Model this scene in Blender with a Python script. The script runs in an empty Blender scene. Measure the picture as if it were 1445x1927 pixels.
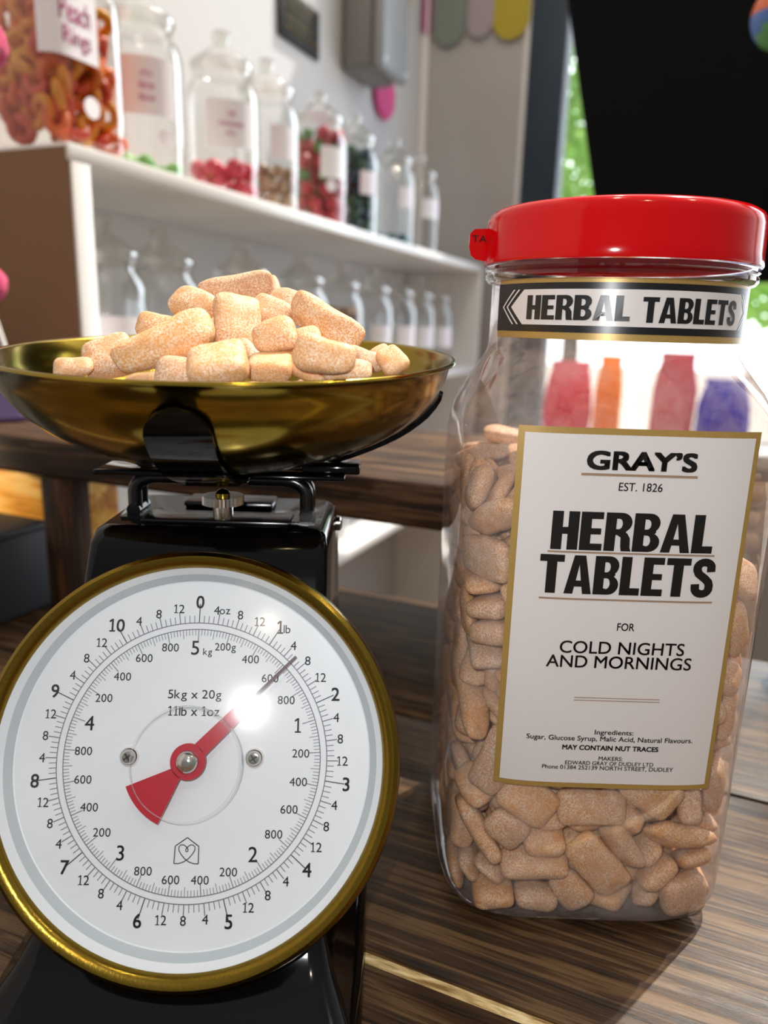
import bpy, bmesh, math, random, json
from mathutils import Vector, Matrix, Quaternion, noise
PI=math.pi
scene=bpy.context.scene
C=scene.collection

# ------------------------------------------------------------------ camera, world, lights, exposure
CAM_Z=.247; PITCH=math.radians(14.0); ROLL=math.radians(1.7)
fw=Vector((0,math.cos(PITCH),-math.sin(PITCH))); r0=Vector((1,0,0)); u0=r0.cross(fw)
cr=math.cos(ROLL)*r0+math.sin(ROLL)*u0; cu=math.cos(ROLL)*u0-math.sin(ROLL)*r0
cam_data=bpy.data.cameras.new('camera'); cam=bpy.data.objects.new('camera',cam_data); C.objects.link(cam)
M=Matrix((cr,cu,-fw)).transposed().to_4x4(); M.translation=Vector((0,0,CAM_Z)); cam.matrix_world=M
cam_data.sensor_fit='VERTICAL'; cam_data.sensor_height=24.0; cam_data.lens=24.0*1400/1927
cam_data.clip_start=.02; cam_data.clip_end=200
cam_data.dof.use_dof=True; cam_data.dof.focus_distance=.278; cam_data.dof.aperture_fstop=4.9; cam_data.dof.aperture_blades=0
scene.camera=cam
scene.view_settings.view_transform='Standard'; scene.view_settings.look='None'
scene.view_settings.exposure=0.0; scene.view_settings.gamma=1.0; scene.view_settings.use_curve_mapping=False
try:
    scene.cycles.transparent_max_bounces=32; scene.cycles.max_bounces=8; scene.cycles.use_denoising=True
    scene.cycles.sample_clamp_indirect=6
    scene.cycles.caustics_reflective=False; scene.cycles.caustics_refractive=False
except Exception: pass
YAW=math.radians(23)                     # the shop runs 23 degrees off the camera's heading
DA=Vector((math.sin(YAW),math.cos(YAW),0)); DB=Vector((math.cos(YAW),-math.sin(YAW),0))
def room(b,a,z=0): return DB*b+DA*a+Vector((0,0,z))   # b: to the right, a: away along the shelves

def lin(h):
    h=h.lstrip('#'); v=[int(h[i:i+2],16)/255 for i in (0,2,4)]
    return tuple((x/12.92 if x<=.04045 else ((x+.055)/1.055)**2.4) for x in v)+(1.0,)

w=bpy.data.worlds.new('world'); scene.world=w; w.use_nodes=True
nt=w.node_tree; nt.nodes.clear()
N=nt.nodes.new; K=nt.links.new
out=N('ShaderNodeOutputWorld'); bg=N('ShaderNodeBackground'); K(bg.outputs[0],out.inputs[0])
tc=N('ShaderNodeTexCoord')
def dotn(v):
    d=N('ShaderNodeVectorMath'); d.operation='DOT_PRODUCT'; K(tc.outputs['Generated'],d.inputs[0]); d.inputs[1].default_value=v; return d.outputs['Value']
def mathn(op,a,b):
    m=N('ShaderNodeMath'); m.operation=op
    for i,x in enumerate((a,b)):
        if isinstance(x,(int,float)): m.inputs[i].default_value=x
        else: K(x,m.inputs[i])
    return m.outputs[0]
WORLD_AMB=0.2; WORLD_UP=0.33; WORLD_WIN=6
sky_dir=(DA*.95+DB*.12+Vector((0,0,.25))).normalized()
lobe=mathn('POWER',mathn('MAXIMUM',dotn(sky_dir),0.0),6.0)
up=mathn('POWER',mathn('MAXIMUM',dotn((0,0,1)),0.0),1.5)
base=mathn('ADD',WORLD_AMB,mathn('MULTIPLY',up,WORLD_UP))
mixc=N('ShaderNodeMix'); mixc.data_type='RGBA'
K(mathn('MINIMUM',lobe,1.0),mixc.inputs[0]); mixc.inputs[6].default_value=(1,.98,.96,1); mixc.inputs[7].default_value=(.86,.94,1.0,1)
K(mixc.outputs[2],bg.inputs[0]); K(mathn('ADD',base,mathn('MULTIPLY',lobe,WORLD_WIN)),bg.inputs[1])

def lamp(name,kind,loc,power,color=(1,1,1),size=.02,target=None,size_y=None):
    d=bpy.data.lights.new(name,kind); d.energy=power; d.color=color
    if kind=='AREA':
        d.size=size
        if size_y: d.shape='RECTANGLE'; d.size_y=size_y
    elif kind=='SUN': d.angle=size
    else: d.shadow_soft_size=size
    o=bpy.data.objects.new(name,d); C.objects.link(o); o.location=loc
    if target is not None: o.rotation_euler=(Vector(target)-Vector(loc)).to_track_quat('-Z','Y').to_euler()
    return o
# the phone's own lamp beside the lens
lamp('phone_lamp','POINT',Vector((0,0,CAM_Z))-cr*.016+cu*.020,1.9,(.97,.98,1.0),.0035)
# daylight through the shop window (cool) and the spot lamps of the shop ceiling (warm)
lamp('window_daylight','AREA',room(.42,2.30,.75),17,(.68,.83,1.0),1.5,room(-.15,.3,.05),1.3)
for i,(b,a,z) in enumerate(((-.1,.2,1.9),(.9,.5,1.9),(-.2,1.3,1.9),(.55,-.6,1.9))):
    lamp('ceiling_spot','POINT',room(b,a,z),11,(1,.86,.68),.014)
pl=lamp('added_warm_spot','SPOT',room(-.86,.30,.19),6,(1,.80,.52),.01,room(-.56,.50,.10)); pl.data.spot_size=math.radians(30); pl.data.spot_blend=.4  # unseen spot added to brighten the orange box under the riser
sun=lamp('sun','SUN',room(2,6,6),6.0,(1,.95,.86),.01,room(2,6,6)+room(-.25,-.55,-1.0))

# ------------------------------------------------------------------ materials
MATS={}
def newmat(name):
    m=bpy.data.materials.new(name); m.use_nodes=True; MATS[name]=m; return m
def pbsdf(m): return m.node_tree.nodes['Principled BSDF']
def plain(name,col,rough=.5,metal=0,spec=.5,coat=0,noise_amt=0,noise_scale=40,bump=0,bump_scale=200):
    m=newmat(name); p=pbsdf(m); t=m.node_tree
    c=lin(col) if isinstance(col,str) else col
    p.inputs['Base Color'].default_value=c; p.inputs['Roughness'].default_value=rough; p.inputs['Metallic'].default_value=metal
    p.inputs['Specular IOR Level'].default_value=spec; p.inputs['Coat Weight'].default_value=coat
    tcn=t.nodes.new('ShaderNodeTexCoord')
    if noise_amt:
        n=t.nodes.new('ShaderNodeTexNoise'); n.inputs['Scale'].default_value=noise_scale; n.inputs['Detail'].default_value=5
        t.links.new(tcn.outputs['Object'],n.inputs['Vector'])
        mx=t.nodes.new('ShaderNodeMix'); mx.data_type='RGBA'
        mx.inputs[6].default_value=tuple(x*(1-noise_amt) for x in c[:3])+(1,); mx.inputs[7].default_value=tuple(min(1,x*(1+noise_amt)) for x in c[:3])+(1,)
        t.links.new(n.outputs[0],mx.inputs[0]); t.links.new(mx.outputs[2],p.inputs['Base Color'])
    if bump:
        n=t.nodes.new('ShaderNodeTexNoise'); n.inputs['Scale'].default_value=bump_scale; n.inputs['Detail'].default_value=4
        t.links.new(tcn.outputs['Object'],n.inputs['Vector'])
        bn=t.nodes.new('ShaderNodeBump'); bn.inputs['Strength'].default_value=bump; bn.inputs['Distance'].default_value=.001
        t.links.new(n.outputs[0],bn.inputs['Height']); t.links.new(bn.outputs[0],p.inputs['Normal'])
    return m
def glass(name,tint=(1,1,1),refl=.05,edge=.75,power=3.5,rough=.02,dust=0.0,dust_col=(.8,.74,.7),dust_scale=60,edge_tint=None):
    m=newmat(name); t=m.node_tree; t.nodes.clear(); n=t.nodes.new; l=t.links.new
    o=n('ShaderNodeOutputMaterial'); tr=n('ShaderNodeBsdfTransparent'); tr.inputs[0].default_value=tuple(tint)+(1,)
    gl=n('ShaderNodeBsdfGlossy'); gl.inputs['Roughness'].default_value=rough; gl.inputs[0].default_value=(1,1,1,1)
    lw=n('ShaderNodeLayerWeight'); lw.inputs[0].default_value=.5
    pw=n('ShaderNodeMath'); pw.operation='POWER'; pw.inputs[1].default_value=power; l(lw.outputs['Facing'],pw.inputs[0])
    ma=n('ShaderNodeMath'); ma.operation='MULTIPLY_ADD'; ma.inputs[1].default_value=edge; ma.inputs[2].default_value=refl; ma.use_clamp=True
    l(pw.outputs[0],ma.inputs[0])
    if edge_tint:
        mc=n('ShaderNodeMix'); mc.data_type='RGBA'; mc.inputs[6].default_value=tuple(tint)+(1,); mc.inputs[7].default_value=tuple(edge_tint)+(1,)
        l(pw.outputs[0],mc.inputs[0]); l(mc.outputs[2],tr.inputs[0])
    mx=n('ShaderNodeMixShader'); l(ma.outputs[0],mx.inputs[0]); l(tr.outputs[0],mx.inputs[1]); l(gl.outputs[0],mx.inputs[2])
    last=mx
    if dust:
        df=n('ShaderNodeBsdfDiffuse'); df.inputs[0].default_value=tuple(dust_col)+(1,)
        tc=n('ShaderNodeTexCoord'); ns=n('ShaderNodeTexNoise'); ns.inputs['Scale'].default_value=dust_scale; ns.inputs['Detail'].default_value=6; ns.inputs['Roughness'].default_value=.7
        l(tc.outputs['Object'],ns.inputs['Vector'])
        mr=n('ShaderNodeMapRange'); mr.inputs[1].default_value=.35; mr.inputs[2].default_value=.75; mr.inputs[3].default_value=0; mr.inputs[4].default_value=dust
        l(ns.outputs[0],mr.inputs[0])
        m2=n('ShaderNodeMixShader'); l(mr.outputs[0],m2.inputs[0]); l(mx.outputs[0],m2.inputs[1]); l(df.outputs[0],m2.inputs[2]); last=m2
    l(last.outputs[0],o.inputs[0]); return m
def wood(name,dark,mid,light,sx=3,sy=70,rough=.55,bump=.4,axis=0,spec=.3,plank=None):
    m=newmat(name); t=m.node_tree; n=t.nodes.new; l=t.links.new; p=pbsdf(m)
    p.inputs['Roughness'].default_value=rough; p.inputs['Specular IOR Level'].default_value=spec
    tc=n('ShaderNodeTexCoord'); mp=n('ShaderNodeMapping')
    s=[sy,sy,sy]; s[axis]=sx; mp.inputs['Scale'].default_value=s
    l(tc.outputs['Object'],mp.inputs['Vector'])
    n1=n('ShaderNodeTexNoise'); n1.inputs['Scale'].default_value=1; n1.inputs['Detail'].default_value=8; n1.inputs['Roughness'].default_value=.62; n1.inputs['Distortion'].default_value=1.2
    l(mp.outputs[0],n1.inputs['Vector'])
    mp2=n('ShaderNodeMapping'); s2=[sy*6]*3; s2[axis]=sx*5; mp2.inputs['Scale'].default_value=s2; l(tc.outputs['Object'],mp2.inputs['Vector'])
    n2=n('ShaderNodeTexNoise'); n2.inputs['Scale'].default_value=1; n2.inputs['Detail'].default_value=4; l(mp2.outputs[0],n2.inputs['Vector'])
    n3=n('ShaderNodeTexNoise'); n3.inputs['Scale'].default_value=9; n3.inputs['Detail'].default_value=3; l(tc.outputs['Object'],n3.inputs['Vector'])
    ad=n('ShaderNodeMath'); ad.operation='MULTIPLY_ADD'; ad.inputs[1].default_value=.45; l(n2.outputs[0],ad.inputs[0]); l(n1.outputs[0],ad.inputs[2])
    a2=n('ShaderNodeMath'); a2.operation='MULTIPLY_ADD'; a2.inputs[1].default_value=.35; l(n3.outputs[0],a2.inputs[0]); l(ad.outputs[0],a2.inputs[2])
    cr_=n('ShaderNodeValToRGB'); e=cr_.color_ramp.elements
    e[0].position=.74; e[0].color=lin(dark); e[1].position=.905; e[1].color=lin(mid)
    x=e.new(1.0); x.color=lin(light)
    l(a2.outputs[0],cr_.inputs[0]); l(cr_.outputs[0],p.inputs['Base Color'])
    if bump:
        b=n('ShaderNodeBump'); b.inputs['Strength'].default_value=bump; b.inputs['Distance'].default_value=.0012; l(ad.outputs[0],b.inputs['Height']); l(b.outputs[0],p.inputs['Normal'])
    return m
def sugar(name):
    m=newmat(name); t=m.node_tree; n=t.nodes.new; l=t.links.new; p=pbsdf(m)
    tc=n('ShaderNodeTexCoord'); oi=n('ShaderNodeObjectInfo')
    off=n('ShaderNodeVectorMath'); off.operation='MULTIPLY_ADD'; off.inputs[1].default_value=(1,1,1)
    cb=n('ShaderNodeCombineXYZ'); l(oi.outputs['Random'],cb.inputs[0]); l(oi.outputs['Random'],cb.inputs[1])
    l(tc.outputs['Object'],off.inputs[0]); l(cb.outputs[0],off.inputs[2])
    def nz(s,d,r=.5):
        x=n('ShaderNodeTexNoise'); x.inputs['Scale'].default_value=s; x.inputs['Detail'].default_value=d; x.inputs['Roughness'].default_value=r; l(off.outputs[0],x.inputs['Vector']); return x.outputs[0]
    grain=nz(1450,2.5,.6); patch=nz(150,3,.6); tone=nz(60,1)
    def mr(v,a,b,c,d):
        x=n('ShaderNodeMapRange'); x.inputs[1].default_value=a; x.inputs[2].default_value=b; x.inputs[3].default_value=c; x.inputs[4].default_value=d; l(v,x.inputs[0]); return x.outputs[0]
    amber=n('ShaderNodeMix'); amber.data_type='RGBA'; amber.inputs[6].default_value=lin('#d6954a'); amber.inputs[7].default_value=lin('#c0906a'); l(oi.outputs['Random'],amber.inputs[0])
    g=mr(grain,.40,.62,0,1); q=mr(patch,.38,.68,.35,.95)
    mul=n('ShaderNodeMath'); mul.operation='MULTIPLY'; l(g,mul.inputs[0]); l(q,mul.inputs[1])
    cx=n('ShaderNodeMix'); cx.data_type='RGBA'; l(mul.outputs[0],cx.inputs[0]); l(amber.outputs[2],cx.inputs[6]); cx.inputs[7].default_value=lin('#f2e2cc')
    l(cx.outputs[2],p.inputs['Base Color'])
    p.inputs['Roughness'].default_value=.55
    p.inputs['Subsurface Weight'].default_value=.35; p.inputs['Subsurface Radius'].default_value=(1.0,.45,.18); p.inputs['Subsurface Scale'].default_value=.004
    b=n('ShaderNodeBump'); b.inputs['Strength'].default_value=.35; b.inputs['Distance'].default_value=.0004; l(grain,b.inputs['Height']); l(b.outputs[0],p.inputs['Normal'])
    return m

m_black=plain('black_enamel','#050506',.09,spec=.24)
m_blackmetal=plain('black_painted_steel','#0b0b0c',.22)
m_brass=plain('brass','#917a2c',.17,metal=1,noise_amt=.05,noise_scale=30)
m_brassring=plain('brass_ring','#836a26',.22,metal=1,bump=.08,bump_scale=900)
m_white_enamel=plain('dial_white','#e3e8ec',.42,noise_amt=.02,noise_scale=25)
m_bevel=plain('dial_bevel','#b4bfc4',.45)  # greyer than the face: shading of the slope painted in
m_ink=plain('ink','#2b2b31',.5)
m_inkgrey=plain('ink_grey','#6d6d74',.5)
m_red=plain('pointer_red','#b3152a',.4,noise_amt=.12,noise_scale=90)
m_needle=plain('needle_dark','#4a1420',.4)
m_chrome=plain('chrome','#c9c6c0',.15,metal=1)
m_cover=glass('clear_cover',refl=.05,edge=.25,power=2.5,rough=.20)
m_lens=glass('clear_disc',tint=(.97,.98,.98),refl=.10,edge=.5,power=1.5,rough=.10,edge_tint=(.93,.94,.95))
m_hair=glass('disc_edge',tint=(.55,.57,.6),refl=.05,edge=.3,power=2,rough=.1)
m_tablet=sugar('sugared_tablet')
m_pet=glass('clear_plastic',tint=(.985,.97,.965),refl=.045,edge=.6,power=3.0,rough=.03,dust=.26,dust_col=(.84,.74,.70),dust_scale=45,edge_tint=(.72,.62,.60))
m_petneck=glass('clear_plastic_neck',tint=(.98,.96,.955),refl=.06,edge=.7,power=2.5,rough=.04,edge_tint=(.75,.72,.70))
m_redlid=plain('red_plastic','#c40006',.12,spec=.35)
m_paper=plain('label_paper','#dcd7d4',.28,noise_amt=.02,noise_scale=60)
m_gold=plain('label_gold','#b0904f',.35,metal=.25,noise_amt=.05,noise_scale=500)
m_print=plain('label_print','#141313',.3)
m_rule=plain('label_rule','#9a8068',.4)
m_counter=wood('counter_wood','#1a1009','#402b17','#634a2f',sx=6,sy=125,rough=.45,bump=.55,spec=.35)
m_riser=wood('riser_wood','#170d07','#402815','#60452c',sx=5,sy=80,rough=.6,bump=.4)
m_riserleg=wood('riser_leg_wood','#160c07','#3a2214','#5a3a24',sx=5,sy=70,rough=.65,bump=.4,axis=2)
m_seam=wood('pale_split_wood','#8a6a3a','#d9bd85','#f0dcae',sx=20,sy=120,rough=.7,bump=.2)
m_dark=plain('shadow_gap','#0c0806',.9)
m_orange=wood('pine_warm_lit','#b06a1c','#f0a83c','#ffcf78',sx=4,sy=30,rough=.5,bump=.1)  # orange brightened to stand in for warm light on the wood
m_boxblack=plain('black_box_plastic','#34363a',.5,noise_amt=.1,noise_scale=20)
m_shelf=plain('white_gloss_paint','#f1ede8',.35,noise_amt=.02,noise_scale=6)
m_brown=plain('brown_paint','#86603f',.6,noise_amt=.08,noise_scale=8)
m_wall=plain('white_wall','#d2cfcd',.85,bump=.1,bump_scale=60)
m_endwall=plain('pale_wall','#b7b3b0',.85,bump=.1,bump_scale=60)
m_floor=wood('floor_boards','#4a3826','#7a6046','#9a805e',sx=1,sy=8,rough=.6,bump=.1)
m_navy=plain('navy_paint','#2a3744',.55,spec=.35)
m_jar=glass('shelf_glass',tint=(.965,.965,.955),refl=.06,edge=.8,power=3.0,rough=.02,edge_tint=(.70,.70,.66))
m_stopper=glass('stopper_glass',tint=(.93,.93,.91),refl=.10,edge=.8,power=2.0,rough=.02,edge_tint=(.66,.66,.62))
m_jarlabel=plain('jar_label_paper','#faf4f7',.5)
m_pinktext=plain('pink_print','#c2518a',.6)
m_slate=plain('slate_board','#1e1e1d',.8,noise_amt=.2,noise_scale=30)
m_chalk=plain('chalk_yellow','#8c7a3a',.9)
m_grey=plain('grey_plastic','#787571',.5)
m_greylid=plain('grey_plastic_lid','#8d8e8f',.4)
m_pinkfelt=plain('pink_felt','#e05a92',.9,noise_amt=.25,noise_scale=60,bump=.6,bump_scale=120)
m_yellow=plain('yellow_paper','#b3a02c',.7); m_magenta=plain('magenta_paper','#a8477e',.7); m_sage=plain('sage_paper','#7f8b80',.7); m_blush=plain('blush_paper','#a99ba1',.7)  # bunting tones darkened, their backlit shade put into the colour
m_string=plain('string','#c4b59a',.9)
m_blackboard=plain('black_board','#08090c',.9,spec=.15)
m_green=plain('leaf_green','#6fae3c',.6,noise_amt=.3,noise_scale=3)
m_bark=plain('bark','#5a4634',.9,noise_amt=.3,noise_scale=20)
m_pave=plain('pavement','#cfcac2',.8,noise_amt=.1,noise_scale=3)
m_lavender=plain('lavender_ceramic','#8f7fb8',.4)
m_stick=plain('lolly_stick','#efe9dc',.6)
m_pinksugar=plain('pink_sugar','#d8416e',.5,noise_amt=.3,noise_scale=300,bump=.6,bump_scale=500)
m_pane=glass('window_glass',refl=.03,edge=.5,power=4,rough=.0)
m_clearplastic=m_pane
def leafy(name,col,tr=.6):
    m=newmat(name); t=m.node_tree; t.nodes.clear(); n=t.nodes.new
    o=n('ShaderNodeOutputMaterial'); a=n('ShaderNodeBsdfDiffuse'); b=n('ShaderNodeBsdfTranslucent'); x=n('ShaderNodeMixShader')
    a.inputs[0].default_value=lin(col); b.inputs[0].default_value=lin(col); x.inputs[0].default_value=tr
    t.links.new(a.outputs[0],x.inputs[1]); t.links.new(b.outputs[0],x.inputs[2]); t.links.new(x.outputs[0],o.inputs[0]); return m
m_green=leafy('leaf_green','#b2dc84',.5)
def jelly(name,a,b,scale=60,rough=.4):
    m=newmat(name); t=m.node_tree; n=t.nodes.new; l=t.links.new; p=pbsdf(m)
    oi=n('ShaderNodeObjectInfo'); tc=n('ShaderNodeTexCoord'); ns=n('ShaderNodeTexNoise'); ns.inputs['Scale'].default_value=scale; l(tc.outputs['Object'],ns.inputs['Vector'])
    ad=n('ShaderNodeMath'); ad.operation='MULTIPLY_ADD'; ad.inputs[1].default_value=.5; l(ns.outputs[0],ad.inputs[0])
    hf=n('ShaderNodeMath'); hf.operation='MULTIPLY'; hf.inputs[1].default_value=.6; l(oi.outputs['Random'],hf.inputs[0]); l(hf.outputs[0],ad.inputs[2])
    mx=n('ShaderNodeMix'); mx.data_type='RGBA'; mx.inputs[6].default_value=lin(a); mx.inputs[7].default_value=lin(b); l(ad.outputs[0],mx.inputs[0]); l(mx.outputs[2],p.inputs['Base Color'])
    p.inputs['Roughness'].default_value=rough; return m
m_peach=jelly('peach_jelly','#e0501a','#f0b030'); m_peach2=jelly('peach_jelly_deep','#c92a2e','#e8702a')
m_rasp=jelly('red_jelly','#c0203c','#d84058'); m_straw=jelly('strawberry_jelly','#a82830','#c03840'); m_leaf=jelly('green_jelly','#3f7a34','#5c9440')
m_pine=jelly('dark_green_jelly','#12402c','#1d5a34'); m_navyj=jelly('navy_jelly','#142c4a','#1c4a5c'); m_teal=jelly('teal_jelly','#0f4a58','#1c6470')
m_lime=jelly('lime_jelly','#5cae4c','#a8d88c'); m_toffee=jelly('toffee','#7a4a30','#d8c0a0',scale=90); m_mixed=jelly('orange_brown_sweets','#b06a2a','#2c6a62')

# ------------------------------------------------------------------ building helpers
def mesh_obj(name,bm,mats,parent=None,smooth=True,angle=35,recalc=True):
    me=bpy.data.meshes.new(name)
    if recalc: bmesh.ops.recalc_face_normals(bm,faces=bm.faces)
    bm.to_mesh(me); bm.free()
    for m in (mats if isinstance(mats,(list,tuple)) else [mats]): me.materials.append(m)
    if smooth:
        for p in me.polygons: p.use_smooth=True
        try: me.set_sharp_from_angle(angle=math.radians(angle))
        except Exception: pass
    o=bpy.data.objects.new(name,me); C.objects.link(o)
    if parent: o.parent=parent
    return o
def tag(o,label=None,cat=None,group=None,kind=None):
    if label: o['label']=label
    if cat: o['category']=cat
    if group: o['group']=group
    if kind: o['kind']=kind
    return o
def empty(name,loc=(0,0,0),rz=0):
    o=bpy.data.objects.new(name,None); C.objects.link(o); o.location=loc; o.rotation_euler=(0,0,rz); o.empty_display_size=.02; return o
def inroom(o,b=0,a=0,z=0):
    o.location=room(b,a,z); o.rotation_euler=(0,0,-YAW); return o
def copy_tree(o,parent=None):
    c=o.copy(); C.objects.link(c)
    if parent is not None: c.parent=parent
    for ch in [x for x in bpy.data.objects if x.parent==o]: copy_tree(ch,c)
    return c
def box(bm,x0,x1,y0,y1,z0,z1,mi=0,bev=0,seg=2):
    r=bmesh.ops.create_cube(bm,size=1); vs=r['verts']
    for v in vs: v.co=Vector((x0+(v.co.x+.5)*(x1-x0),y0+(v.co.y+.5)*(y1-y0),z0+(v.co.z+.5)*(z1-z0)))
    fs={f for v in vs for f in v.link_faces}
    for f in fs: f.material_index=mi
    if bev:
        es=list({e for v in vs for e in v.link_edges})
        rb=bmesh.ops.bevel(bm,geom=es,offset=bev,segments=seg,affect='EDGES',profile=.5)
        for f in rb['faces']: f.material_index=mi
def lathe(bm,prof,n=48,mi=0,cap0=False,cap1=False,mat=None):
    rings=[]
    for r,z in prof:
        if r<1e-6: rings.append([bm.verts.new((0,0,z))])
        else: rings.append([bm.verts.new((r*math.cos(2*PI*j/n),r*math.sin(2*PI*j/n),z)) for j in range(n)])
    for i in range(len(rings)-1):
        a,b=rings[i],rings[i+1]
        for j in range(n):
            k=(j+1)%n
            if len(a)==1 and len(b)==1: continue
            if len(a)==1: f=bm.faces.new((a[0],b[k],b[j]))
            elif len(b)==1: f=bm.faces.new((a[j],a[k],b[0]))
            else: f=bm.faces.new((a[j],a[k],b[k],b[j]))
            f.material_index=mi
    if cap0 and len(rings[0])>1: bm.faces.new(rings[0][::-1]).material_index=mi
    if cap1 and len(rings[-1])>1: bm.faces.new(rings[-1]).material_index=mi
    if mat is not None:
        for rg in rings:
            for v in rg: v.co=mat@v.co
    return rings
def tube(bm,pts,r,n=10,mi=0,cap=True):
    pts=[Vector(p) for p in pts]; rings=[]
    prev=None
    for i,p in enumerate(pts):
        t=(pts[min(i+1,len(pts)-1)]-pts[max(i-1,0)]).normalized()
        if prev is None:
            a=Vector((0,0,1)) if abs(t.z)<.9 else Vector((1,0,0)); x=t.cross(a).normalized()
        else: x=(prev-t*prev.dot(t)).normalized()
        prev=x; y=t.cross(x)
        rr=r[i] if isinstance(r,(list,tuple)) else r
        rings.append([bm.verts.new(p+x*rr*math.cos(2*PI*j/n)+y*rr*math.sin(2*PI*j/n)) for j in range(n)])
    for a,b in zip(rings,rings[1:]):
        for j in range(n): bm.faces.new((a[j],a[(j+1)%n],b[(j+1)%n],b[j])).material_index=mi
    if cap:
        bm.faces.new(rings[0][::-1]).material_index=mi; bm.faces.new(rings[-1]).material_index=mi
def loft(bm,rings,mi=0,cap0=True,cap1=True):
    vr=[[bm.verts.new(p) for p in r] for r in rings]
    n=len(vr[0])
    for a,b in zip(vr,vr[1:]):
        for j in range(n): bm.faces.new((a[j],a[(j+1)%n],b[(j+1)%n],b[j])).material_index=mi
    if cap0: bm.faces.new(vr[0][::-1]).material_index=mi
    if cap1: bm.faces.new(vr[-1]).material_index=mi
    return vr
def rrect(hx,y0,y1,rc,z,n=6,cx=0):
    cy=(y0+y1)/2; hy=(y1-y0)/2; out=[]
    for sx,sy,a0 in ((1,1,0),(-1,1,90),(-1,-1,180),(1,-1,270)):
        for i in range(n+1):
            a=math.radians(a0+90*i/n); out.append((cx+sx*(hx-rc)+rc*math.cos(a),cy+sy*(hy-rc)+rc*math.sin(a),z))
    return out
def sellipse(hx,hy,p,z,n=96,cx=0,cy=0):
    out=[]
    for i in range(n):
        a=2*PI*i/n; c,s=math.cos(a),math.sin(a); r=(abs(c)**p+abs(s)**p)**(-1/p)
        out.append((cx+hx*r*c,cy+hy*r*s,z))
    return out
# --- lettering: flat shapes from the built-in font, or drawn outlines for the heavy condensed capitals
_tc={}
def curve_mesh(data):
    o=bpy.data.objects.new('tmp_lettering',data); C.objects.link(o)
    dg=bpy.context.evaluated_depsgraph_get(); ev=o.evaluated_get(dg); me=ev.to_mesh()
    V=[tuple(v.co) for v in me.vertices]; F=[tuple(p.vertices) for p in me.polygons]
    ev.to_mesh_clear(); bpy.data.objects.remove(o); return V,F
def text_shape(s,bold=0.0,spacing=1.0):
    k=(s,spacing)
    if k not in _tc:
        d=bpy.data.curves.new('tmp','FONT'); d.body=s; d.size=1; d.space_character=spacing; d.resolution_u=4; d.fill_mode='FRONT'
        d.dimensions='2D'
        _tc[k]=curve_mesh(d); bpy.data.curves.remove(d)
    return (*_tc[k],bold)
def arc(cx,cy,rx,ry,a0,a1,n=10): return [(cx+rx*math.cos(math.radians(a0+(a1-a0)*i/n)),cy+ry*math.sin(math.radians(a0+(a1-a0)*i/n))) for i in range(n+1)]
def stroke(path,wd):
    L=[];R=[]
    for i,p in enumerate(path):
        a=path[max(i-1,0)]; b=path[min(i+1,len(path)-1)]
        tx,ty=b[0]-a[0],b[1]-a[1]; d=math.hypot(tx,ty); nx,ny=-ty/d,tx/d
        ww=wd(i/(len(path)-1)) if callable(wd) else wd
        L.append((p[0]+nx*ww/2,p[1]+ny*ww/2)); R.append((p[0]-nx*ww/2,p[1]-ny*ww/2))
    return L+R[::-1]
def heavy(ch):
    s=.232; h=.180
    if ch=='H': return .58,[[(0,0),(s,0),(s,.41),(.58-s,.41),(.58-s,0),(.58,0),(.58,1),(.58-s,1),(.58-s,.59),(s,.59),(s,1),(0,1)]]
    if ch=='E': return .50,[[(0,0),(.49,0),(.49,h),(s,h),(s,.42),(.45,.42),(.45,.58),(s,.58),(s,1-h),(.48,1-h),(.48,1),(0,1)]]
    if ch=='L': return .47,[[(0,0),(.46,0),(.46,h+.01),(s,h+.01),(s,1),(0,1)]]
    if ch=='T': return .56,[[(.28-s/2,0),(.28+s/2,0),(.28+s/2,1-h),(.56,1-h),(.56,1),(0,1),(0,1-h),(.28-s/2,1-h)]]
    if ch=='A': return .64,[[(0,0),(.205,0),(.235,.19),(.405,.19),(.435,0),(.64,0),(.45,1),(.19,1)],[(.262,.35),(.32,.76),(.378,.35)]]
    if ch=='B': return .58,[[(0,0),(.33,0)]+arc(.34,.255,.24,.255,-90,60,8)+[(.49,.52)]+arc(.34,.75,.22,.25,-50,90,8)+[(0,1)],
                          [(s,h-.01)]+arc(.30,.29,.08,.14,-90,90,6)+[(s,.43)],[(s,.585)]+arc(.29,.715,.075,.13,-90,90,6)+[(s,.845)]]
    if ch=='R': return .58,[[(0,0),(s,0),(s,.42),(.27,.42),(.345,.36),(.36,.12),(.38,0),(.595,0),(.565,.10),(.55,.34),(.49,.46),(.445,.50)]+arc(.34,.745,.23,.255,-55,90,9)+[(0,1)],
                          [(s,.575)]+arc(.29,.71,.075,.135,-90,90,6)+[(s,.845)]]
    if ch=='S':
        path=[(.455,.66),(.45,.74)]+arc(.29,.76,.165,.15,0,180,10)[1:]+[(.13,.70),(.17,.61),(.25,.545),(.34,.475),(.42,.39),(.445,.30)]+arc(.285,.24,.165,.155,0,-180,10)[1:]+[(.115,.34)]
        path=path[:1]+path[1:]
        return .57,[stroke(path,.20)]
    return .30,[]
def heavy_shape(s,gap=.035):
    k=('heavy',s)
    if k not in _tc:
        d=bpy.data.curves.new('tmp','CURVE'); d.dimensions='2D'; d.fill_mode='BOTH'
        x=0
        for ch in s:
            wd,polys=heavy(ch)
            for P in polys:
                sp=d.splines.new('POLY'); sp.points.add(len(P)-1)
                for i,q in enumerate(P): sp.points[i].co=(q[0]+x,q[1],0,1)
                sp.use_cyclic_u=True
            x+=wd+gap
        _tc[k]=curve_mesh(d); bpy.data.curves.remove(d)
    return _tc[k]
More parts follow.
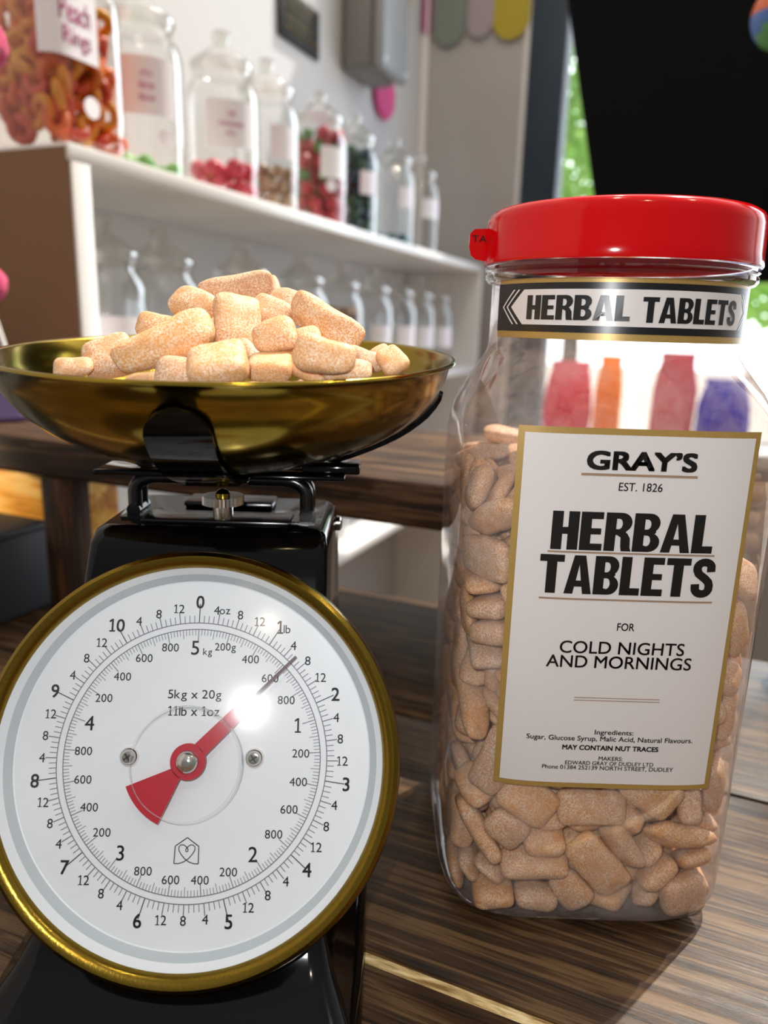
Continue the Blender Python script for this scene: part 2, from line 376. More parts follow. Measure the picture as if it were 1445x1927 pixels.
def put(bm,shape,x0,x1,y0,y1,fn,mi,fit=True):
    """lay a flat shape into the rectangle x0..x1, y0..y1 and map it through fn(x,y)->3-D"""
    V,F=shape[:2]; wt=shape[2] if len(shape)>2 else 0
    ax=min(v[0] for v in V); bx=max(v[0] for v in V); ay=min(v[1] for v in V); by=max(v[1] for v in V)
    if not fit:
        k=(y1-y0)/max(by-ay,1e-9); xc=(x0+x1)/2; hw=(bx-ax)*k/2; x0,x1=xc-hw,xc+hw
    sx_=(x1-x0)/(bx-ax+2*wt); sy_=(y1-y0)/(by-ay+2*wt)
    for ox,oy in (((0,0),) if not wt else ((-wt,-wt),(wt,-wt),(wt,wt),(-wt,wt),(0,wt),(0,-wt),(wt,0),(-wt,0))):
        vs=[bm.verts.new(fn(x0+(v[0]-ax+wt+ox)*sx_,y0+(v[1]-ay+wt+oy)*sy_)) for v in V]
        for f in F:
            try: bm.faces.new([vs[i] for i in f]).material_index=mi
            except ValueError: pass
def rect(bm,x0,x1,y0,y1,fn,mi,nx=12,ny=2):
    g=[[bm.verts.new(fn(x0+(x1-x0)*i/nx,y0+(y1-y0)*j/ny)) for i in range(nx+1)] for j in range(ny+1)]
    for j in range(ny):
        for i in range(nx): bm.faces.new((g[j][i],g[j][i+1],g[j+1][i+1],g[j+1][i])).material_index=mi

# ------------------------------------------------------------------ the room
WB=-.919; WE=2.36
bm=bmesh.new(); box(bm,-3,3,-2.5,WE,-.95,-.90); tag(inroom(mesh_obj('floor',bm,m_floor,smooth=False)),kind='structure')
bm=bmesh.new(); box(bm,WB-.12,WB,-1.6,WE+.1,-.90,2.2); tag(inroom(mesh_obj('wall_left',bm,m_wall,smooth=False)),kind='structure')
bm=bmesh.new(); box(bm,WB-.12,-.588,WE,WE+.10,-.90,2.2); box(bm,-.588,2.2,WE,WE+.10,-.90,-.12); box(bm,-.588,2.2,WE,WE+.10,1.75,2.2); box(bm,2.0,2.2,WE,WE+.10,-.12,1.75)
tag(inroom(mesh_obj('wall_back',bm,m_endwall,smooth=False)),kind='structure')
bm=bmesh.new(); box(bm,-.602,-.584,WE-.012,WE+.02,-.12,1.75,bev=.003); tag(inroom(mesh_obj('trim_1',bm,m_shelf,smooth=False)),kind='structure')
bm=bmesh.new(); box(bm,WB,WB+.022,WE-.022,WE,-.9,2.2,bev=.006); tag(inroom(mesh_obj('trim_2',bm,m_shelf,smooth=False)),kind='structure')
win=inroom(empty('window_1')); tag(win,kind='structure')
bm=bmesh.new()
box(bm,-.584,-.478,WE-.03,WE+.06,-.12,1.75,bev=.004); box(bm,-.478,2.0,WE-.03,WE+.06,-.12,-.05,bev=.004); box(bm,-.478,2.0,WE-.03,WE+.06,1.69,1.75,bev=.004); box(bm,1.0,1.07,WE-.03,WE+.06,-.05,1.69,bev=.004)
mesh_obj('window_frame',bm,m_navy,win)
bm=bmesh.new(); box(bm,-.478,1.0,WE+.012,WE+.016,-.05,1.69); box(bm,1.07,2.0,WE+.012,WE+.016,-.05,1.69)
mesh_obj('window_pane',bm,m_pane,win,smooth=False)
bm=bmesh.new(); box(bm,-.56,2.0,WE-.20,WE-.03,-.09,-.05,bev=.004); mesh_obj('window_sill',bm,m_shelf,win)
# outside
bm=bmesh.new(); box(bm,-12,12,WE+.15,30,-1.1,-1.0); tag(inroom(mesh_obj('pavement',bm,m_pave,smooth=False)),kind='structure')
def tree(name,b,a,h,rx,rz,zc,n,label,cat,seed):
    random.seed(seed); t=inroom(empty(name),b,a,-1.0); tag(t,label,cat)
    bm=bmesh.new(); tube(bm,[(0,0,0),(.03,0,h*.3),(-.02,.02,h*.6)],[.10,.08,.05],10); mesh_obj('trunk',bm,m_bark,t)
    bm=bmesh.new()
    for i in range(n):
        d=Vector([random.gauss(0,1) for _ in range(3)]).normalized()*(random.random()**.4)
        p=Vector((d.x*rx,d.y*rx,zc+d.z*rz)); s=random.uniform(.05,.11)
        q=Quaternion([random.gauss(0,1) for _ in range(4)]).normalized()
        vs=[bm.verts.new(p+q@Vector(c)*s) for c in ((-1,0,0),(0,-.5,.1),(1,0,0),(0,.5,.1))]; bm.faces.new(vs)
    mesh_obj('foliage',bm,m_green,t,smooth=False,recalc=False)
tree('street_tree',-1.25,7.2,3.6,1.0,1.5,3.0,2600,'leafy green tree outside, seen between the dark window post and the slanted black board','tree',3)
tree('street_shrub',.62,7.0,1.6,.75,.40,1.70,1000,'low green shrub outside the window, glimpsed beside the red-lidded jar','shrub',4)

# counter, riser
ctr=inroom(empty('shop_counter')); tag(ctr,'worn dark wooden plank counter carrying the scale and the big jar','counter')
bm=bmesh.new()
for i,(y0,y1) in enumerate(((-.16,.0285),(.0300,.2255),(.2315,.4128),(.4152,.617))):
    box(bm,-.90,1.0,y0,y1,-.038,0,0,bev=.0018,seg=2)
box(bm,-.90,1.0,.2250,.2320,-.036,-.0022,1)
box(bm,-.90,1.0,-.16,.617,-.060,-.039,2)
o=mesh_obj('counter_top',bm,[m_counter,m_seam,m_dark],ctr)
bm=bmesh.new(); box(bm,.16,.70,.4125,.4160,-.02,-.0010,0); mesh_obj('split_edge',bm,m_seam,ctr,smooth=False)
for (x,y) in ((-.86,-.1),(.92,-.1),(-.86,.53),(.92,.53)):
    bm=bmesh.new(); box(bm,x,x+.07,y,y+.07,-.90,-.060,bev=.004); mesh_obj('leg',bm,m_counter,ctr)
rs=inroom(empty('riser_shelf'),0,0,0); tag(rs,'dark wooden plank riser standing along the rear edge of the counter','riser shelf')
for (y0,y1,zt) in ((.43,.552,.153),(.556,.675,.1515)):
    bm=bmesh.new(); box(bm,-.645,.02,y0,y1,.122,zt,bev=.004,seg=3); mesh_obj('board',bm,m_riser,rs)
for x0,x1 in ((-.487,-.463),(-.03,.015)):
    bm=bmesh.new(); box(bm,x0,x1,.432,.462,0,.122,bev=.003); mesh_obj('leg',bm,m_riserleg,rs)

# black box, pine box, small things at the left
t=inroom(empty('storage_box')); tag(t,'plain dark grey box standing on the counter left of the scale','box')
bm=bmesh.new(); box(bm,-.74,-.508,.24,.4575,.0,.075,bev=.0035,seg=3); mesh_obj('box_body',bm,m_boxblack,t)
bm=bmesh.new(); box(bm,-.7405,-.5075,.2395,.458,.068,.0765,bev=.003,seg=3); mesh_obj('lid',bm,m_boxblack,t)
bm=bmesh.new(); box(bm,-.64,-.562,.50,.60,0.001,.1205,bev=.003); tag(inroom(mesh_obj('pine_box',bm,m_orange)),'orange pine box with warm light painted into its colour, tucked under the riser shelf','box')

# ------------------------------------------------------------------ white shelf unit on the left wall
FB=-.669
su=inroom(empty('shelf_unit')); tag(su,'white wall shelf unit with a brown end panel, lined with glass jars','shelf unit')
bm=bmesh.new(); box(bm,WB+.002,FB,.672,.700,-.9,.430,bev=.002); mesh_obj('end_panel',bm,m_shelf,su)
bm=bmesh.new(); box(bm,WB+.002,FB-.003,.668,.672,-.9,.428); o=mesh_obj('panel_face',bm,m_brown,su,smooth=False); o['label']='brown painted face of the end panel'
bm=bmesh.new(); box(bm,WB+.002,FB,2.262,2.292,-.9,.412,bev=.002); mesh_obj('end_panel',bm,m_shelf,su)
for z,x0 in ((.432,.6685),(.134,.7005),(-.226,.7005)):
    bm=bmesh.new(); box(bm,WB+.002,FB+.0005,x0,2.2925 if z>.4 else 2.2615,z-.019,z,bev=.002); mesh_obj('shelf_board',bm,m_shelf,su)

def sweet_label(bm,fn,w0,w1,z0,z1,lines,mi_p,mi_t,seed):
    rect(bm,w0,w1,z0,z1,fn(.0006),mi_p,10,2)
    if lines:
        n=len(lines); hh=(z1-z0)
        lh=hh*.62/n*.62
        for i,s in enumerate(lines):
            zc=z1-hh*.2-(i+.5)*hh*.62/n
            # the photo shows these words only as soft pink strokes: short upright and round marks of the same length
            rnd=random.Random(s*7+seed); x=(w0+w1)/2-.0042*s/2
            for q in range(s):
                k=rnd.choice((.72,.72,1.0,.80)); f=fn(.0011); hb=lh*k*.5
                rect(bm,x,x+.0011,zc-lh*.4,zc-lh*.4+2*hb,f,mi_t,1,1)
                if rnd.random()<.7: rect(bm,x+.0011,x+.0031,zc-lh*.4+hb*1.3,zc-lh*.4+hb*1.3+.0011,f,mi_t,2,1)
                if rnd.random()<.5: rect(bm,x+.0022,x+.0032,zc-lh*.4,zc-lh*.4+hb*1.4,f,mi_t,1,1)
                x+=.0042
def victorian(name,b,a,z,label,group,lab,rad=.056,h=.243,lines=None,sticker=False,rot=0):
    t=inroom(empty(name),b,a,z+.0005); tag(t,label,'jar',group)
    k=h/.243
    bm=bmesh.new(); lathe(bm,[(0,.004),(rad*.86,.0035),(rad*.95,.0),(rad,.008*k),(rad,.135*k),(rad*.985,.150*k),(rad*.92,.163*k),(rad*.80,.172*k),(rad*.76,.178*k),(rad*.80,.182*k),(rad*.80,.187*k)],56)
    mesh_obj('jar_body',bm,m_jar,t)
    bm=bmesh.new(); lathe(bm,[(rad*.70,.180*k),(rad*.84,.1885*k),(rad*.86,.192*k),(rad*.84,.196*k),(rad*.70,.203*k),(rad*.46,.213*k),(rad*.26,.220*k),(rad*.20,.224*k),(rad*.24,.229*k),(rad*.27,.235*k),(rad*.22,.241*k),(0,.243*k)],48)
    mesh_obj('stopper',bm,m_stopper,t)
    if lab:
        z0,z1,a0,a1=lab
        bm=bmesh.new(); R=rad
        fn=lambda off: (lambda x,zz: ((R+off)*math.sin(x/R),-(R+off)*math.cos(x/R),zz))
        sweet_label(bm,fn,math.radians(a0)*R,math.radians(a1)*R,z0,z1,lines,0,1,1)
        mesh_obj('label',bm,[m_jarlabel,m_pinktext],t)
    if sticker:
        sa,sz=sticker; bm=bmesh.new(); R=rad+.0012
        ctr_=bm.verts.new((R*math.sin(sa),-R*math.cos(sa),sz)); rg=[bm.verts.new((R*math.sin(sa+.011*math.cos(2*PI*i/20)/R),-R*math.cos(sa+.011*math.cos(2*PI*i/20)/R),sz+.011*math.sin(2*PI*i/20))) for i in range(20)]
        for i in range(20): bm.faces.new((ctr_,rg[i],rg[(i+1)%20]))
        mesh_obj('round_sticker',bm,m_jarlabel,t)
    return t
JB=-.745; SZ=.432
UP=[(.879,'empty-looking glass jar with knob stopper, a few green sweets at its bottom',(.070,.138,10,88),[4,5,5],(1.25,.045)),
    (1.065,'glass jar a quarter filled with raspberry-red sweets, white pink-lettered label',(.070,.136,10,88),[3,9,4],None),
    (1.192,'glass jar a third filled with beige and brown striped sweets',(.080,.132,38,92),None,None),
    (1.379,'glass jar filled to the shoulder with red and green sweets',(.083,.138,32,88),None,(.95,.070)),
    (1.538,'glass jar filled to the shoulder with dark green and navy sweets',(.080,.126,40,92),None,None),
    (1.754,'glass jar with a layer of dark teal sweets at its bottom',(.085,.130,38,92),None,None),
    (1.927,'empty clear glass jar, farthest along the upper shelf',(.085,.132,30,92),None,None)]
VG='stoppered glass sweet jars on the upper white shelf'
jarpos=[]
for i,(a,lb,lab,lines,st) in enumerate(UP):
    victorian('sweet_jar',JB,a,SZ,lb,VG,lab,lines=lines,sticker=st,rad=.056 if i<4 else .052); jarpos.append(a)
LOW=[(.790,'glass jar partly hidden behind the white shelf end post'),(.905,'first clear glass jar wholly visible on the lower shelf, biggest in view there'),
     (1.109,'clear glass jar on the lower shelf directly behind the heap of sweets'),(1.310,'clear glass jar on the lower shelf just right of the heap peak'),
     (1.478,'lower shelf glass jar filled with brown and teal sweets'),(1.643,'lower shelf glass jar next after the brown-filled one'),
     (1.797,'lower shelf glass jar third from the far end'),(1.937,'lower shelf glass jar second from the far end'),(2.088,'lower shelf glass jar at the far end')]
LG='stoppered glass sweet jars on the lower white shelf'
for i,(a,lb) in enumerate(LOW):
    victorian('sweet_jar',JB,a,.134,lb,LG,(.060,.115,25,88) ,rad=.056 if i<4 else .052)
    jarpos.append(a)
for a,lb in ((1.30,'glass jar on the bottom shelf, glinting through the gap under the riser'),(1.47,'glass jar farther along the bottom shelf, seen in the gap under the riser')):
    victorian('sweet_jar',JB-.03,a,-.226,lb,'stoppered glass sweet jars on the bottom white shelf',None)

def cyl_fill(b,a,z,R,r,ztop,seed,maker,slope=0):
    """sweets stacked in rough layers inside a jar of inner radius R"""
    random.seed(seed); zz=z+.004+r; layer=0
    while zz<ztop:
        n=0; off=random.random()*6.28
        rr=R-r
        while rr>0:
            m=max(1,int(2*PI*rr/(2.25*r)))
            for j in range(m):
                th=off+2*PI*j/m+random.uniform(-.08,.08)
                x,y=rr*math.cos(th),rr*math.sin(th)
                if zz+slope*x> ztop-r*.6: continue
                if rr>R-3.2*r or zz>ztop-3*r: maker(b+x,a+y,zz+random.uniform(-.12,.12)*r)
            rr-=2.1*r; off+=.7
        zz+=1.75*r
def blob_mesh(name,r,sq,seed,stretch=(1,1,1),m=None):
    bm=bmesh.new(); bmesh.ops.create_icosphere(bm,subdivisions=2,radius=r)
    for v in bm.verts:
        nv=noise.noise(v.co*(1.2/r)+Vector((seed,seed,seed)))
        v.co=Vector((v.co.x*stretch[0],v.co.y*stretch[1],v.co.z*stretch[2]))*(1+sq*nv)
    me=bpy.data.meshes.new(name); bm.to_mesh(me); bm.free()
    for p in me.polygons: p.use_smooth=True
    me.materials.append(m); return me
def filler(name,meshes,label,cat,group):
    def mk(b,a,z):
        o=bpy.data.objects.new(name,random.choice(meshes)); C.objects.link(o); o.location=room(b,a,z)
        o.rotation_euler=(random.uniform(-.6,.6),random.uniform(-.6,.6),random.uniform(0,6.28)); tag(o,label,cat,group)
    return mk
cyl_fill(JB,UP[0][0],SZ,.053,.013,SZ+.035,1,filler('green_sweet',[blob_mesh('green_sweet',.012,.15,k,(1.1,.9,.8),m_lime) for k in range(2)],'green sweet at the bottom of the near-empty stoppered jar','sweet','green sweets in the jar'),slope=.35)
cyl_fill(JB,UP[1][0],SZ,.053,.0145,SZ+.062,2,filler('raspberry_sweet',[blob_mesh('raspberry_sweet',.0155,.2,k+5,(1,.95,.9),m_rasp) for k in range(2)],'raspberry-red jelly sweet in the quarter-filled jar','sweet','red sweets in the quarter-filled jar'),slope=.25)
cyl_fill(JB,UP[2][0],SZ,.053,.0135,SZ+.085,3,filler('striped_sweet',[blob_mesh('striped_sweet',.0128,.2,k+9,(1.2,.8,.8),m_toffee) for k in range(2)],'beige and brown sweet in the third-filled jar','sweet','beige sweets in the jar'),slope=.2)
cyl_fill(JB,UP[3][0],SZ,.052,.0138,SZ+.172,4,filler('strawberry_sweet',[blob_mesh('strawberry_sweet',.0150,.15,1,(1,.9,1),m_straw),blob_mesh('strawberry_sweet',.0150,.15,2,(1,1,.9),m_straw),blob_mesh('strawberry_sweet',.0150,.2,7,(1,.95,.95),m_straw),blob_mesh('strawberry_leaf_sweet',.0125,.3,3,(1,.8,.8),m_leaf)],'red or green jelly sweet in the jar filled with red and green','sweet','red and green sweets in the filled jar'))
cyl_fill(JB,UP[4][0],SZ,.047,.0138,SZ+.172,5,filler('dark_sweet',[blob_mesh('dark_sweet',.0150,.15,4,(1,.9,1),m_pine),blob_mesh('dark_sweet',.0150,.15,5,(1,1,.9),m_navyj)],'dark green or navy sweet in the dark filled jar','sweet','dark sweets in the filled jar'))
cyl_fill(JB,UP[5][0],SZ,.049,.0138,SZ+.050,6,filler('teal_sweet',[blob_mesh('teal_sweet',.0132,.15,6,(1,.9,1),m_teal)],'dark teal sweet at the bottom of the jar','sweet','teal sweets in the jar'))
cyl_fill(JB,LOW[4][0],.134,.049,.0138,.134+.150,7,filler('brown_sweet',[blob_mesh('brown_sweet',.0132,.15,7,(1,.9,1),m_mixed),blob_mesh('brown_sweet',.0132,.15,8,(1,.9,1),m_toffee)],'brown or teal sweet in the filled lower shelf jar','sweet','brown and teal sweets in the lower shelf jar'))

# big square plastic jar of ring sweets on the near end of the shelf
pj=inroom(empty('plastic_jar'),-.748,.735,SZ+.0005); tag(pj,'square clear plastic jar packed with orange and yellow ring sweets at the near shelf end','jar')
bm=bmesh.new(); loft(bm,[sellipse(.052,.052,4.5,0),sellipse(.060,.060,4.8,.006),sellipse(.062,.062,4.8,.012),sellipse(.062,.062,4.8,.165),sellipse(.058,.058,3.5,.185),sellipse(.050,.050,2,.205),sellipse(.050,.050,2,.232)],cap1=False); mesh_obj('jar_body',bm,m_jar,pj)
bm=bmesh.new(); lathe(bm,[(.054,.226),(.055,.228),(.055,.250),(.053,.253),(0,.254)],48); mesh_obj('lid',bm,m_redlid,pj)
def sq_surface(R,p):
    def f(x,off):
        # arc position x measured along the outline from the front-right corner region
        th=x/R; c,s=math.sin(th),-math.cos(th); r=(abs(c)**p+abs(s)**p)**(-1/p)*(R+off); return c*r,s*r
    return f
fsq=sq_surface(.062,4.8)
bm=bmesh.new()
fnp=lambda off:(lambda x,z:(*fsq(x,off),z))
rect(bm,-.002,.088,.098,.215,lambda x,z:(*fsq(x,.0008),min(z,.165)+0*z if z<=.165 else z),0,24,4) if False else rect(bm,.036,.102,.092,.162,fnp(.0008),0,24,3)
put(bm,text_shape('Peach',.006),.056,.092,.127,.150,fnp(.0014),1); put(bm,text_shape('Rings',.006),.058,.091,.099,.122,fnp(.0014),1)
mesh_obj('label',bm,[m_jarlabel,m_pinktext],pj)
bm=bmesh.new(); rg=[bm.verts.new(fnp(.0012)(.088+.0115*math.cos(2*PI*i/24),.047+.0115*math.sin(2*PI*i/24))) for i in range(24)]; bm.faces.new(rg); mesh_obj('round_sticker',bm,m_jarlabel,pj)
def ring_mesh(k):
    random.seed(k); bm=bmesh.new(); R,r=.0135,.0062
    for i in range(20):
        for j in range(10):
            pass
    n,mn=20,10; g=[]
    for i in range(n):
        a=2*PI*i/n; row=[]
        for j in range(mn):
            b=2*PI*j/mn; rr=R*(1+.10*math.cos(2*a+k))+r*math.cos(b)
            row.append(bm.verts.new((rr*math.cos(a),rr*.85*math.sin(a),r*math.sin(b)+.003*math.sin(2*a+k*2))))
        g.append(row)
    for i in range(n):
        for j in range(mn): bm.faces.new((g[i][j],g[(i+1)%n][j],g[(i+1)%n][(j+1)%mn],g[i][(j+1)%mn])).material_index=0
    me=bpy.data.meshes.new('peach_ring'); bm.to_mesh(me); bm.free()
    for p in me.polygons: p.use_smooth=True
    me.materials.append(m_peach if k%3 else m_peach2); return me
rings=[ring_mesh(k) for k in range(4)]
random.seed(21)
rp=[]
tries=0
while len(rp)<110 and tries<20000:
    tries+=1
    face=random.random()
    if face<.5: x,y=random.uniform(-.040,.040),random.uniform(-.043,-.028)
    elif face<.9: x,y=random.uniform(.028,.043),random.uniform(-.040,.040)
    else: x,y=random.uniform(-.04,.04),random.uniform(-.02,.03)
    z=random.uniform(.018,.185)
    if z>.150 and max(abs(x),abs(y))>.034: continue
    p=Vector((x,y,z))
    if all((p-q).length>.0148 for q in rp): rp.append(p)
for p in rp:
    o=bpy.data.objects.new('ring_sweet',random.choice(rings)); C.objects.link(o); o.location=room(-.748+p.x,.735+p.y,SZ+.002+p.z)
    o.rotation_euler=(random.uniform(0,6.28),random.uniform(0,6.28),random.uniform(0,6.28))
    tag(o,'orange or yellow ring sweet packed in the square plastic jar','sweet','ring sweets in the square plastic jar')

# lollipops in a lavender pot, far left on the riser
pot=inroom(empty('flower_pot'),-.604,.495,.1535); tag(pot,'lavender pot on the riser at the left edge','pot')
bm=bmesh.new(); lathe(bm,[(0,.002),(.030,0),(.034,.004),(.040,.055),(.041,.058),(.038,.058),(.033,.008),(0,.006)],40); mesh_obj('pot_body',bm,m_lavender,pot)
def lolly(b,a,z0,z1,lean,r,label,seed):
    t=inroom(empty('lollipop'),b,a,z0); tag(t,label,'lollipop','pink sugared lollipops in the lavender pot')
    bm=bmesh.new(); tube(bm,[(0,0,0),(lean*.5,0,(z1-z0)*.5),(lean,0,z1-z0-r*.6)],.0022,8); mesh_obj('stick',bm,m_stick,t)
    bm=bmesh.new(); bmesh.ops.create_icosphere(bm,subdivisions=4,radius=r)
    for v in bm.verts: v.co=v.co*(1+.10*noise.noise(v.co*150+Vector((seed,0,0)))+.05*noise.noise(v.co*400))+Vector((lean,0,z1-z0))
    mesh_obj('candy_head',bm,m_pinksugar,t)
lolly(-.622,.490,.162,.462,.043,.022,'tall pink sugared lollipop in front of the ring sweet jar',1)
lolly(-.590,.512,.162,.275,-.033,.018,'shorter pink sugared lollipop below the tall one at the left edge',2)

# ------------------------------------------------------------------ on the walls
t=inroom(empty('slate_sign'),WB+.012,1.60,.833); tag(t,'small black slate sign with faint gold writing hanging on the white wall','sign')
bm=bmesh.new(); box(bm,-.010,-.004,-.088,.088,0,.098,bev=.0025); mesh_obj('slate_board',bm,m_slate,t)
bm=bmesh.new()
for k in range(4):
    y=-.06
    random.seed(k)
    while y<.055:
        L=random.uniform(.012,.03); pts=[(-.0036,y+L*i/8,.080-.018*k+.004*math.sin(i*2.1+k)) for i in range(9)]; tube(bm,pts,.0011,5); y+=L+.008
mesh_obj('chalk_writing',bm,m_chalk,t)
bm=bmesh.new(); tube(bm,[(-.006,-.05,.096),(-.006,0,.26),(-.006,.05,.096)],.0018,6); mesh_obj('hanging_string',bm,m_string,t)
t=inroom(empty('junction_box'),WB+.001,1.80,.845); tag(t,'grey electrical box mounted on the wall above the dark jars','electrical box')
bm=bmesh.new(); box(bm,0,.085,0,.17,0,.32,bev=.022,seg=4); mesh_obj('box_body',bm,m_grey,t)
bm=bmesh.new(); box(bm,.0855,.115,.002,.168,.002,.318,bev=.014,seg=4); mesh_obj('lid',bm,m_greylid,t)
for y in (.02,.15):
    bm=bmesh.new(); lathe(bm,[(.006,0),(.006,.002),(.004,.003),(0,.003)],16,mat=Matrix.Translation((.1145,y,.025))@Matrix.Rotation(PI/2,4,'Y')); mesh_obj('screw',bm,m_chrome,t)
t=inroom(mesh_obj('felt_disc',(lambda b:(lathe(b,[(0,-.006),(.060,-.006),(.064,0),(.060,.006),(0,.008)],40,mat=Matrix.Rotation(PI/2,4,'Y')),b)[1])(bmesh.new()),m_pinkfelt),WB+.012,2.055,.862); tag(t,'round fluffy pink disc on the wall below the grey box','wall decoration')
bt=inroom(empty('bunting')); tag(bt,'string of rounded pastel paper tabs across the far wall','bunting')
bm=bmesh.new(); tube(bm,[(WB+.01,1.7,1.30),(WB+.012,2.2,1.245),(-.88,WE-.02,1.235),(-.74,WE-.016,1.215),(-.592,WE-.016,1.22)],.003,6); mesh_obj('string',bm,m_string,bt)
def tab(c,half,bot,top,m,nm):
    bm=bmesh.new(); pts=[]
    P=[(-half,top),(-half,bot+half)]+[(half*math.cos(math.radians(180+18*i)),bot+half+half*math.sin(math.radians(180+18*i))) for i in range(1,10)]+[(half,bot+half),(half,top)]
    f=[bm.verts.new(c(x,0)+Vector((0,0,z))) for x,z in P]; g=[bm.verts.new(c(x,.0012)+Vector((0,0,z))) for x,z in P]
    n=len(P); bm.faces.new(f); bm.faces.new(g[::-1])
    for i in range(n): bm.faces.new((f[i],f[(i+1)%n],g[(i+1)%n],g[i]))
    o=mesh_obj('paper_tab',bm,m,bt,smooth=False); o['label']=nm
lw_=lambda a0:(lambda x,d: Vector((WB+.006+d,a0+x,0)))
fw_=lambda b0:(lambda x,d: Vector((b0+x,WE-.014-d,0)))
tab(lw_(2.19),.048,1.115,1.25,m_yellow,'yellow paper tab'); tab(lambda x,d:Vector((-.902+x*.5,WE-.02-d+x*.6,0)),.022,1.095,1.24,m_magenta,'magenta paper tab')
tab(fw_(-.833),.050,1.062,1.23,m_sage,'sage green paper tab'); tab(fw_(-.738),.040,1.074,1.22,m_blush,'pale pink paper tab'); tab(fw_(-.645),.054,1.058,1.22,m_yellow,'yellow paper tab')
# slanted black board hanging before the window
t=inroom(empty('display_board'),0,1.50,0); tag(t,'large plain black board leaning at a slant in front of the window','board')
bm=bmesh.new()
P=[(-.3335,.905),(-.238,.500),(-.200,.338),(.62,.345),(.62,1.22),(-.4,1.22)]
f=[bm.verts.new((x,0,z)) for x,z in P]; g=[bm.verts.new((x,.018,z)) for x,z in P]; n=len(P)
bm.faces.new(f); bm.faces.new(g[::-1])
for i in range(n): bm.faces.new((f[i],g[i],g[(i+1)%n],f[(i+1)%n]))
bmesh.ops.bevel(bm,geom=bm.edges[:],offset=.003,segments=1,affect='EDGES')
mesh_obj('board_panel',bm,m_blackboard,t,smooth=False)
for x in (-.1,.5):
    bm=bmesh.new(); tube(bm,[(x,.009,1.215),(x,.009,2.2)],.003,6); mesh_obj('hanging_wire',bm,m_string,t)
# small striped ball at the upper right edge
t=inroom(empty('hanging_ball'),0.027,1.0,0.584); tag(t,'small blue, green and orange ball hanging before the black board at the top right edge','decoration')
bm=bmesh.new(); bmesh.ops.create_uvsphere(bm,u_segments=32,v_segments=16,radius=.034)
for f in bm.faces: f.material_index=int((math.atan2(f.calc_center_median().z,f.calc_center_median().x)+PI)/(2*PI)*9)%3
mesh_obj('ball',bm,[plain('ball_blue','#4a74b8',.3),plain('ball_green','#5a9a58',.3),plain('ball_orange','#d86a3a',.3)],t)
bm=bmesh.new(); tube(bm,[(0,0,.033),(0,0,1.3)],.0012,6); mesh_obj('string',bm,m_string,t)
# goods on the window sill, seen through the clear shoulder of the big jar
def tin(name,b,a,z,hx,hy,h,mat,label,cat):
    bm=bmesh.new(); loft(bm,[sellipse(hx*.96,hy*.96,5,0),sellipse(hx,hy,5,.004),sellipse(hx,hy,5,h-.004),sellipse(hx*.96,hy*.96,5,h)])
    t=mesh_obj(name,bm,mat); inroom(t,b,a,z); tag(t,label,cat); return t
SL=WE-.115
def bag(b,hx,h,mat,label,seed):
    bm=bmesh.new(); random.seed(seed)
    secs=[(0,.75,.8),(.06,.95,1.0),(.3,1,1.1),(.6,.95,.9),(.82,.8,.45),(.9,.72,.12),(1,.78,.06)]
    loft(bm,[[(x+.006*noise.noise(Vector((x*30,z*5,seed))),y+.008*noise.noise(Vector((x*20,z*7,seed+4))),zz) for x,y,zz in sellipse(hx*k1,.045*k2,2.4,z*h,40)] for z,k1,k2 in secs])
    t=mesh_obj('sweet_bag',bm,mat); inroom(t,b,SL,-.0495); tag(t,label,'bag','sweet bags on the window sill')
bag(-.375,.070,.215,leafy('bag_magenta','#e0306e',.6),'magenta sweet bag on the window sill, behind the left of the jar shoulder',1)
bag(-.262,.040,.235,leafy('bag_yellow','#f2a83c',.6),'yellow-orange sweet bag on the window sill beside the magenta one',2)
bag(-.085,.060,.250,leafy('bag_rose','#d05a78',.6),'dusky rose sweet bag on the window sill behind the jar shoulder',3)
bag(.045,.070,.185,leafy('bag_violet','#6a66c4',.6),'violet sweet bag on the window sill behind the jar shoulder',4)
tin('black_tin',.135,.5975,0.0005,.06,.018,.055,m_blackboard,'black box on the counter just right of the big jar','box')

# ------------------------------------------------------------------ weighing scale
sc_=empty('kitchen_scale',(-.0695,0,0)); tag(sc_,'black retro kitchen scale with brass-rimmed white dial','scale')
bm=bmesh.new()
loft(bm,[rrect(hx,y0,y1,rc,z,6) for z,hx,y0,y1,rc in ((0,.0665,.186,.372,.010),(.007,.0668,.1858,.3722,.010),(.012,.066,.188,.370,.010),(.017,.0625,.196,.365,.010),(.024,.0565,.210,.358,.008),(.034,.0518,.2225,.352,.006),(.050,.0500,.2305,.3505,.005),(.100,.0488,.2530,.3492,.0045),(.150,.0478,.2755,.348,.0045),(.1605,.0474,.2805,.3475,.005),(.1645,.0462,.2838,.3465,.006),(.1665,.0435,.2875,.344,.006))])
mesh_obj('scale_body',bm,m_black,sc_,angle=50)
